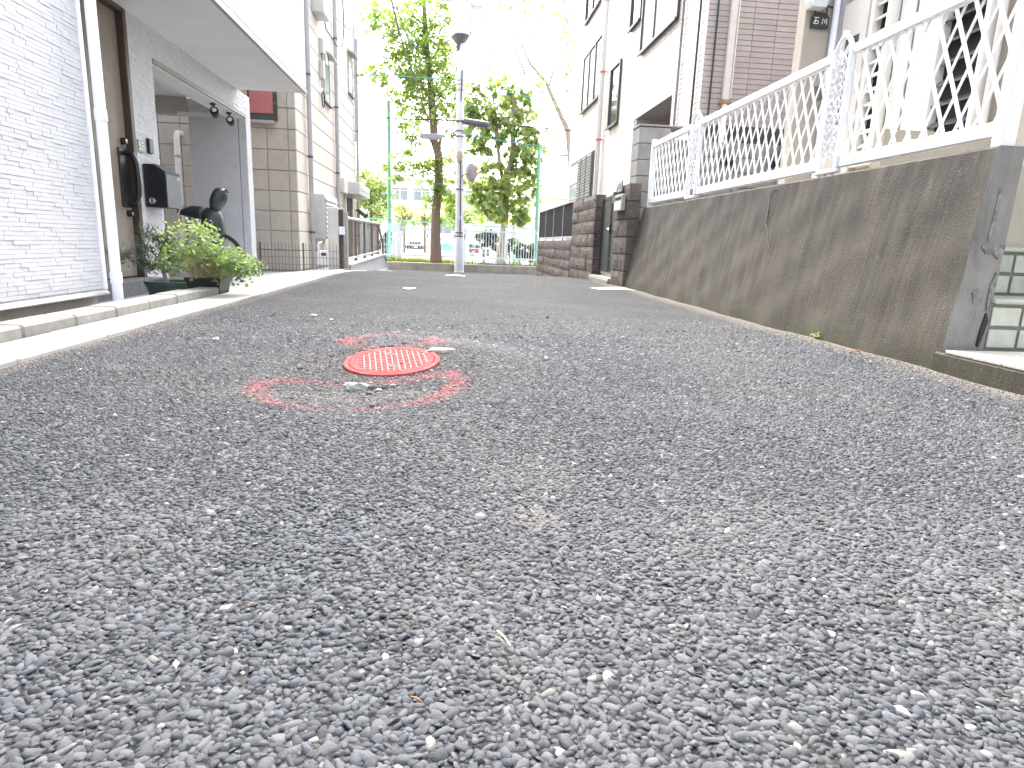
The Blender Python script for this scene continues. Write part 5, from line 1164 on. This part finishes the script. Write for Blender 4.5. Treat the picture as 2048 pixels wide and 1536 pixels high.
def ornament(y0, y1, label):
    f = thing('fence_ornament', (FXL, (y0+y1)/2, RT), label, 'fence post', 'arched fence posts'); x = FXL - .015
    for y in (y0 + .018, y1 - .018): box('upright', 'white_paint', f, x - .018, x + .018, y - .016, y + .016, 1.01, 1.70, c=.005)
    box('base_rail', 'white_paint', f, x - .022, x + .022, y0, y1, 0.985, 1.01, c=.005); n = 10
    tube('arch', 'white_paint', f, [(x, y0 + .018 + (y1 - y0 - .036)*i/n, 1.70 + .085*math.sin(math.pi*i/n)) for i in range(n+1)], .014, 8)
    box('finial', 'white_paint', f, x - .015, x + .015, (y0+y1)/2 - .014, (y0+y1)/2 + .014, 1.785, 1.815, c=.004)
    wz = y1 - y0 - .05
    for k in range(9):
        for sg in (-1, 1):
            z0 = 1.015 + k*.072; ya, yb = (y0 + .025, y1 - .025) if sg > 0 else (y1 - .025, y0 + .025)
            tube('slat', 'white_paint', f, [(x + .006*sg, ya, z0), (x + .006*sg, yb, min(z0 + .22, 1.75))], .0075, 5)
    for k in range(8):
        z = 1.09 + k*.078
        for sg in (-1, 1):
            cy_ = (y0+y1)/2 + sg*.035; pts = [(x - .014, cy_ + (.012 + .018*t/8)*math.cos(sg*t*.75 + k), z + (.012 + .018*t/8)*math.sin(sg*t*.75 + k)) for t in range(9)]
            tube('scroll', 'white_paint', f, pts, .0048, 5)
    for y in (y0 + .07, y1 - .07): tube('foot', 'white_paint', f, [(x, y, RT), (x, y, .986)], .016, 8)
ornament(6.53*FK, 6.80*FK, 'farther white arched fence post with scrolls'); ornament(4.07*FK, 4.30*FK, 'nearer white arched fence post with scrolls')

# ------------------------------------------------------------------ right: cream house behind the fence
HX = 3.4
h3 = thing('cream_house', (5, 4, .94), 'cream house behind the white lattice fence with louvred windows and a porch', 'house')
box('wall', 'cream_stucco', h3, HX, 9, -1.5, 5.95, .94, 7); box('wing_wall', 'cream_stucco', h3, 3.085, HX - .002, 5.95, 6.09, .94, 4.6, c=.006); box('base_band', 'foundation', h3, HX - .03, HX - .001, 4.6, 5.94, .941, 1.16)
tube('downpipe', 'white_pvc', h3, [(HX - .05, 5.90, .95), (HX - .05, 5.90, 4.5)], .04, 12)
dr = box('door', 'door_cream', h3, HX - .05, HX - .004, 5.42, 5.80, .98, 2.60, c=.006); box('door_glass', 'glass_dark', dr, HX - .056, HX - .0505, 5.52, 5.70, 1.6, 2.30); box('door_edge', 'flashing', dr, HX - .06, HX - .003, 5.385, 5.415, .98, 2.7)
box('door_frame', 'pipe_grey', h3, HX - .06, HX - .003, 5.81, 5.85, .95, 2.8)
def jalousie(y0, y1, z0, z1, n, mat, label):
    wn = box('window', 'slot_dark', h3, HX - .012, HX - .003, y0, y1, z0, z1)
    for a, b in ((y0 - .04, y0), (y1, y1 + .04)): box('frame', 'slat_white', wn, HX - .09, HX - .003, a, b, z0 - .04, z1 + .04, c=.004)
    box('frame', 'slat_white', wn, HX - .09, HX - .003, y0 + .001, y1 - .001, z0 - .04, z0 - .001); box('frame', 'slat_white', wn, HX - .09, HX - .003, y0 + .001, y1 - .001, z1 + .001, z1 + .04)
    for i in range(n):
        z = z0 + (i + .2)*(z1 - z0)/n; rot = Matrix.Translation((HX - .045, 0, z)) @ Matrix.Rotation(R(-38), 4, 'Y'); MB().cbox(-.03, .03, y0 + .003, y1 - .003, -.008, .008, c=.003, mat=rot).build('louver', mat, wn)
    wn['label'] = label
jalousie(5.13, 5.30, 1.25, 2.75, 14, 'slat_white', 'tall narrow window with white louvers')
jalousie(4.12, 4.50, 1.24, 2.6, 10, 'glass_dark', 'louvred window with dark glass blades')
box('wall_panel', 'slat_white', h3, HX - .02, HX - .003, 4.62, 4.86, 1.0, 4.2, c=.004); box('wall_panel', 'slat_white', h3, HX - .02, HX - .003, 4.90, 5.06, 1.0, 4.2, c=.004)
tube('drain_pipe', 'pipe_beige', h3, [(HX - .05, 4.02, .95), (HX - .05, 4.02, 2.2)], .022, 8)
# porch lamp and name plaque on the wing wall
lm = thing('porch_lamp', (3.21, 5.9, 2.6), 'white box porch lamp above the black name plaque', 'lamp'); q = aty(1630, 0, 5.9)
MB().prism([(q.x - .07, 2.58), (q.x + .06, 2.58), (q.x + .075, 2.63), (q.x + .075, 2.86), (q.x - .085, 2.86), (q.x - .085, 2.63)], 1, 5.80, 5.90).build('glass', 'lamp_glass', lm); box('mount', 'flashing', lm, q.x - .05, q.x + .05, 5.901, 5.948, 2.62, 2.82); box('rim', 'white_paint', lm, q.x - .078, q.x - .074 + .004, 5.792, 5.799, 2.6, 2.86)
nq = aty(1639, 44, 5.93); pq = thing('name_plaque', tuple(nq), 'black arched name plaque with two carved characters hanging under the porch lamp', 'plaque')
ar = [(nq.x - .082, nq.z - .055), (nq.x + .082, nq.z - .055), (nq.x + .082, nq.z + .035)] + [(nq.x + .075*math.cos(a), nq.z + .035 + .04*math.sin(a)) for a in np.linspace(.15, math.pi - .15, 9)] + [(nq.x - .082, nq.z + .035)]
MB().prism(ar, 1, 5.915, 5.935).build('plate', 'plaque_black', pq)
tube('bar', 'black_metal', pq, [(nq.x - .11, 5.925, nq.z + .125), (nq.x, 5.925, nq.z + .14), (nq.x + .11, 5.925, nq.z + .12)], .007, 6)
for sx in (-.05, .055): tube('hanger', 'black_metal', pq, [(nq.x + sx, 5.925, nq.z + .06), (nq.x + sx, 5.925, nq.z + .135)], .006, 6)
def stroke(a, b, r=.0032): tube('character', 'white_print', pq, [(nq.x + a[0], 5.9135, nq.z + a[1]), (nq.x + b[0], 5.9135, nq.z + b[1])], r, 5)
for a, b in (((-.062, .028), (-.018, .030)), ((-.040, .029), (-.064, -.022)), ((-.050, .004), (-.022, .004)), ((-.022, .004), (-.022, -.020)), ((-.050, .004), (-.050, -.020)), ((-.050, -.020), (-.022, -.020)), ((.022, .024), (.016, -.022)), ((.040, .020), (.040, -.014)), ((.058, .025), (.058, -.022))): stroke(a, b)
sl_ = thing('wall_lamp', (HX, 5.6, 1.7), 'small dark round lamp on the cream wall behind the fence', 'lamp'); q = atx(1637, 188, 3.2); tube('lamp', 'dark_steel', sl_, [(3.2, q.y, q.z - .05), (3.2, q.y, q.z + .06)], [.035, .045], 12); box('bracket', 'dark_steel', sl_, 3.2, 3.26, q.y - .01, q.y + .01, q.z, q.z + .02)

# ------------------------------------------------------------------ right: pink tiled building
TX, TY, TE = 3.3, 8.95, 19.0
h4 = thing('tiled_building', (6, 14, 0), 'three storey building faced in pinkish beige tiles on the right', 'building')
box('wall', 'facade_joint', h4, TX + .012, 10, TY + .012, TE, -.4, 1.2)
# wall body leaves the entrance recess open
ents = (10.15, 12.12, 2.81)
box('wall_upper', 'facade_joint', h4, TX + .012, 10, TY + .012, TE, ents[2] + .001, 8.5); box('wall_near', 'tile_joint', h4, TX + .012, 10, TY + .012, ents[0], 1.201, ents[2]); box('wall_far', 'facade_joint', h4, TX + .012, 10, ents[1], TE, 1.201, ents[2]); box('wall_inner', 'plain_block', h4, TX + 1.5, 10, ents[0] + .001, ents[1] - .001, 1.202, ents[2] - .001); box('recess_ceiling', 'flashing', h4, TX + .02, TX + 1.5, ents[0] + .002, ents[1] - .002, ents[2] - .02, ents[2] - .001)
box('side_joint', 'tile_joint', h4, TX + .012, 10, TY + .004, TY + .0115, -.4, 8.5)
wins = [(15.3, 17.36, 3.88, 5.13), (13.5, 14.22, 3.0, 4.1), (10.18, 12.06, 3.9, 5.6), (12.27, 12.9, 4.53, 6.0), (15.35, 18.25, 1.68, 2.64), (15.9, 17.5, 6.02, 7.2)]
m = MB(); rr = random.Random(9); z = .7; CR = .0675; row = 0
while z < 7.6:
    y = TY - (row % 2)*.0
    while y < TE - .02:
        y1 = min(y + .30, TE); mid = ((y+y1)/2, z + CR/2)
        if not any(a - .12 < mid[0] < b + .12 and c_ - .03 < mid[1] < d + .03 for a, b, c_, d in wins) and not (ents[0] < mid[0] < ents[1] and mid[1] < ents[2] + .01):
            m.box(TX + rr.uniform(0, .0015), TX + .0119, y + .003, y1 - .003, z + .003, z + CR - .003)
        y += .30
    z += CR; row += 1
m.build('facade_tiles', 'facade_tile', h4, kind='stuff', fix=False)
# camera-facing side: tiles one by one where they show large
z = 1.15; cnt = 0; far = MB()
while z < 6.5:
    x = TX
    while x < 6.2:
        if z < 4.0 and x < 4.75: piece('tile', 'pink_tile', h4, x + .003, x + .314, TY - .008, TY + .0038, z + .0032, z + CR - .0032, c=.0015)
        else: far.box(x + .003, x + .314, TY - .008, TY + .0038, z + .0032, z + CR - .0032)
        x += .317
    z += CR
far.build('upper_tiles', 'pink_tile', h4, kind='stuff', fix=False)
def window(y0, y1, z0, z1, div, blind=None, sill=True):
    wn = MB()
    for b in ((y0 - .05, y0, z0 - .05, z1 + .05), (y1, y1 + .05, z0 - .05, z1 + .05), (y0, y1, z0 - .05, z0), (y0, y1, z1, z1 + .05)): wn.box(TX - .045, TX + .011, *b)
    wn = wn.build('window', 'bronze_frame', h4); n = len(div) + 1; ed = [y0] + div + [y1]
    for i in range(n):
        box('pane', 'glass_pale' if not blind else blind[i % len(blind)], wn, TX - .012 + .004*(i % 2), TX - .004, ed[i] + .003, ed[i+1] - .003, z0 + .002, z1 - .002)
        if i: box('mullion', 'bronze_frame', wn, TX - .04, TX - .0125, ed[i] - .025, ed[i] + .025, z0 + .001, z1 - .001)
    if sill: box('sill', 'bronze_frame', wn, TX - .075, TX - .0455, y0 - .06, y1 + .06, z0 - .075, z0 - .04)
window(*wins[0], [16.0, 16.7], ['glass_pale', 'curtain', 'curtain']); window(*wins[1], [], ['glass_dark']); window(*wins[2], [11.35], ['curtain', 'curtain']); window(*wins[3], [], ['glass_dark']); window(*wins[5], [16.7], ['glass_dark'])
# shuttered ground-floor window
sw = box('shutter_window', 'bronze_frame', h4, TX - .06, TX + .011, 15.33, 18.3, 1.62, 2.68)
box('pane', 'curtain', sw, TX - .066, TX - .0605, 17.2, 18.2, 2.12, 2.6); box('pane', 'glass_pale', sw, TX - .066, TX - .0605, 17.2, 18.2, 1.7, 2.08)
for (a, b) in ((15.42, 16.0), (16.06, 16.62), (16.68, 17.14)):
    sh = box('shutter', 'shutter_grey', sw, TX - .09, TX - .0605, a, b, 1.64, 2.66)
    for i in range(14): z = 1.68 + i*.069; MB().prism([(TX - .0905, z), (TX - .108, z), (TX - .0905, z + .055)], 1, a + .03, b - .03).build('slat', 'shutter_grey', sh)
# downpipes and cable conduits
d_ = tube('downpipe', 'pipe_beige', h4, [(TX - .09, 14.83, .6), (TX - .09, 14.83, 8.3)], .055, 14)
for z in (2.82, 4.22, 5.65): MB().lathe([(.063, -.02), (.063, .02)], (TX - .09, 14.83, z), 14).build('clamp', 'sign_red', d_); box('clamp_arm', 'sign_red', d_, TX - .13, TX, 14.76, 14.78, z - .01, z + .01)
tube('conduit', 'tile_joint', h4, [(TX - .03, 9.87, 1.2), (TX - .03, 9.87, 7)], .018, 8); tube('conduit', 'cable_black', h4, [(TX - .03, 9.17, 1.2), (TX - .03, 9.17, 7)], .016, 8); tube('conduit', 'cable_black', h4, [(TX + .12, TY - .03, 1.1), (TX + .12, TY - .03, 7)], .012, 8)
d2 = box('side_downpipe', 'pipe_beige', h4, 3.58, 3.67, TY - .10, TY - .02, 2.47, 7.5, c=.012); tube('pipe_tail', 'white_pvc', d2, [(3.625, TY - .06, 1.0), (3.625, TY - .06, 2.46)], .04, 10); box('strap', 'brown_leaf', d2, 3.55, 3.70, TY - .105, TY - .009, 2.42, 2.455); box('trim_line', 'slat_white', d2, 3.675, 3.69, TY - .10, TY - .02, 2.5, 7.5)
# entrance lamp in the recess
el = thing('ceiling_lamp', (TX + .3, 10.6, 2.7), 'round white lamp hanging in the dark entrance recess of the tiled building', 'lamp'); q = atx(1331, 218, TX + .35); MB().lathe([(.001, -.07), (.07, -.05), (.09, 0), (.07, .05), (.001, .06)], tuple(q), 16, Matrix.Rotation(R(90), 4, 'Y')).build('globe', 'lamp_glass', el, smooth=True); MB().lathe([(.03, .0), (.05, .12), (.05, .15)], (q.x, q.y, q.z + .04), 12).build('mount', 'dark_steel', el, smooth=True)
box('entrance_post', 'facade_tile', h4, TX + .0125, TX + .12, 10.02, 10.149, 1.21, 2.8)
# plumbing behind the lattice fence
bw = thing('garden_wall', (3.0, 8.5, .94), 'plain grey concrete block garden wall behind the white lattice fence', 'wall')
for j in range(5):
    x = 2.70 - (j % 2)*.2
    while x < 5.0: piece('block', 'plain_block', bw, max(x, 2.70) + .004, x + .392, 8.55, 8.67, .94 + j*.19 + .004, .94 + j*.19 + .186, c=.005); x += .40
box('core', 'block_mortar', bw, 2.72, 5.1, 8.565, 8.655, .9, 1.88)
for k, (px, py) in enumerate(((1447, 319), (1461, 326), (1546, 327), (1560, 322))):
    q = aty(px, py, 8.5); v = thing('wall_vent', (q.x, 8.55, q.z), ('left', 'second', 'third', 'right')[k] + ' of four small black round vents on the grey garden wall', 'vent', 'round vents on the garden wall')
    MB().lathe([(.001, .0), (.05, .0), (.055, .04), (.04, .06), (.001, .06)], (q.x, 8.55, q.z), 14, Matrix.Rotation(R(90), 4, 'X')).build('cap', 'black_metal', v, smooth=True); box('pipe', 'dark_steel', v, q.x - .012, q.x + .012, 8.48, 8.548, q.z + .03, q.z + .12)
box('shade_band', 'bronze_frame', h4, 3.42, 6.2, TY - .03, TY - .0085, 1.90, 2.16)  # dark strip added as painted shade above the garden wall, no real part
# concrete block pillar
cp = thing('block_pillar', (2.45, 8.3, 0), 'grey concrete block pillar at the far end of the retaining wall', 'pillar')
for j in range(10): piece('block', 'plain_block', cp, 2.285, 2.68, 8.18, 8.50, .02 + j*.194, .02 + j*.194 + .188, c=.006)
box('core', 'block_mortar', cp, 2.30, 2.665, 8.195, 8.485, 0, 1.95); box('cap', 'plain_block', cp, 2.28, 3.1, 8.17, 8.51, 1.964, 1.985, c=.004)

# ------------------------------------------------------------------ right: split-face block walls, gate
def blockwall(name, y0, y1, z0, courses, label, x0=2.12, x1=2.30, ln=.42, ch=.205, parent_core=True):
    bwt = thing(name, (x0, (y0+y1)/2, z0), label, 'wall')
    box('core', 'block_mortar', bwt, x0 + .012, x1 - .012, y0 + .012, y1 - .012, z0 - .15, z0 + courses*ch - .01)
    for j in range(courses):
        y = y0; off = (j % 2)*.5*ln; first = True
        while y < y1 - .01:
            l_ = (ln - off) if (first and off) else ln; first = False; ye = min(y + l_, y1); jit = random.uniform(-.006, .006)
            m = MB(); gy_, gz = max(2, int((ye - y)/.10)), 3; vs = []; fs = []; rr = random.Random(int(y*1000) + j*77)
            bz = z0 + j*ch
            for a in range(gy_ + 1):                          # rough split face towards the lane
                for b in range(gz + 1):
                    edge = a in (0, gy_) or b in (0, gz); vs.append((x0 + jit + (.006 if edge else -.002 + rr.uniform(-.006, .006)), y + .005 + (ye - y - .010)*a/gy_, bz + .009 + (ch - .018)*b/gz))
            nF = len(vs); nb = gz + 1
            for a in range(gy_):
                for b in range(gz): fs.append((a*nb+b, a*nb+b+1, (a+1)*nb+b+1, (a+1)*nb+b))
            for yv in (y + .005, ye - .005):
                for zv in (bz + .007, bz + ch - .007): vs.append((x1 - jit, yv, zv))
            fs += [(0, nF, nF+1, gz), (gy_*nb, gy_*nb+gz, nF+3, nF+2), tuple([a*nb+gz for a in range(gy_+1)] + [nF+3, nF+1]), tuple([a*nb for a in range(gy_, -1, -1)] + [nF, nF+2]), (nF, nF+2, nF+3, nF+1)]
            m.add(vs, fs); m.build('block', 'split_block', bwt); y = ye
    return bwt
blockwall('gate_pillar', 7.86, 8.50, -.02, 6, 'dark split face block gate pillar carrying the letter box', 2.12, 2.28, .64, .213)
blockwall('block_wall', 9.72, 11.58, -.09, 7, 'tall near end of the rough split face block wall left of the gate', 2.12, 2.28, .93, .192)
blockwall('block_wall', 11.59, 16.2, -.33, 5, 'long low split face block wall under the black fence', 2.12, 2.28, 1.15, .184)
# black panel fence
bf = thing('panel_fence', (2.2, 14, .6), 'black panel fence standing on the low block wall', 'fence')
ye = [11.62, 12.9, 14.1, 15.3, 16.45]
for i in range(4): box('panel', 'fence_black', bf, 2.185, 2.20, ye[i] + .02, ye[i+1] - .02, .66, 1.26)
for y in ye: box('post', 'pipe_grey', bf, 2.178, 2.208, y - .016, y + .016, .58, 1.28)
box('rail', 'pipe_grey', bf, 2.17, 2.21, 11.6, 16.47, .618, .655); box('rail', 'pipe_grey', bf, 2.17, 2.21, 11.6, 16.47, 1.265, 1.29)
# gate
gt = thing('gate', (2.22, 9.1, .13), 'dark grey two leaf metal gate between the block pillars', 'gate')
for k, (a, b) in enumerate(((9.12, 9.66), (8.54, 9.10))):
    lf = box('leaf', 'gate_metal', gt, 2.225, 2.245, a + .04, b - .04, .16, 1.15)
    for bx in ((a, a + .04, .13, 1.2), (b - .04, b, .13, 1.2)): box('stile', 'gate_metal', lf, 2.215, 2.255, *bx, c=.004)
    box('rail', 'gate_metal', lf, 2.217, 2.253, a + .041, b - .041, 1.151, 1.19); box('rail', 'gate_metal', lf, 2.217, 2.253, a + .041, b - .041, .131, .159); box('rail', 'gate_metal', lf, 2.217, 2.224, a + .041, b - .041, .30, .33)
tube('latch', 'chrome', gt, [(2.20, 9.2, .74), (2.19, 9.12, .74), (2.19, 9.04, .72)], .012, 8); box('lock_case', 'black_metal', gt, 2.20, 2.214, 9.07, 9.15, .68, .80, c=.003)
gs = thing('gate_step', (2.2, 9.1, 0), 'pale concrete threshold step below the dark gate', 'step'); box('step', 'low_wall', gs, 2.08, 2.7, 8.51, 9.71, -.12, .052, c=.01); box('sill', 'kerb_concrete', gs, 2.09, 2.7, 8.52, 9.70, .053, .068)
wb_ = thing('meter_box', (2.45, 9.4, 1.1), 'white meter box panel behind the gate', 'meter box'); box('body', 'white_paint', wb_, 2.42, 2.55, 8.85, 9.75, 1.02, 1.48, c=.01); box('cover', 'sign_white', wb_, 2.408, 2.419, 9.38, 9.72, 1.05, 1.45, c=.004); box('slot', 'dark_steel', wb_, 2.402, 2.407, 9.5, 9.62, 1.36, 1.375)
tube('pipe', 'white_pvc', wb_, [(2.30, 9.69, .06), (2.30, 9.69, .45), (2.30, 9.69, .98)], .02, 8); box('valve', 'pipe_beige', wb_, 2.28, 2.33, 9.66, 9.71, .40, .70, c=.006); box('tag', 'sign_white', wb_, 2.272, 2.279, 9.66, 9.71, .84, 1.0)
# things on the gate pillar
np2 = thing('house_number', (2.1, 8.2, 1.2), 'small square plate on top of the gate pillar', 'plate'); box('plate', 'letterbox_metal', np2, 2.085, 2.105, 8.10, 8.28, 1.17, 1.30, c=.004); box('mark', 'plaque_black', np2, 2.0835, 2.0848, 8.21, 8.245, 1.20, 1.265); box('mark', 'plaque_black', np2, 2.0835, 2.0848, 8.14, 8.18, 1.20, 1.265)
it = thing('door_phone', (2.1, 8.45, 1.1), 'slim dark door phone on the gate pillar beside the letter box', 'intercom'); box('body', 'dark_steel', it, 2.075, 2.108, 8.41, 8.50, 1.04, 1.19, c=.006); box('speaker', 'black_metal', it, 2.0735, 2.0748, 8.43, 8.48, 1.13, 1.17)
mb_ = thing('mail_slot_box', (2.1, 8.1, 1.0), 'beige metal letter box with a pale flap set in the gate pillar', 'letter box'); box('body', 'letterbox_metal', mb_, 2.065, 2.112, 7.95, 8.34, .93, 1.13, c=.006); box('flap', 'white_pvc', mb_, 2.058, 2.064, 7.99, 8.30, .945, 1.045, c=.002); box('slot', 'slot_dark', mb_, 2.0635, 2.0648, 7.99, 8.30, 1.065, 1.10)

for o in bpy.data.objects:
    if '_b' in o: del o['_b']
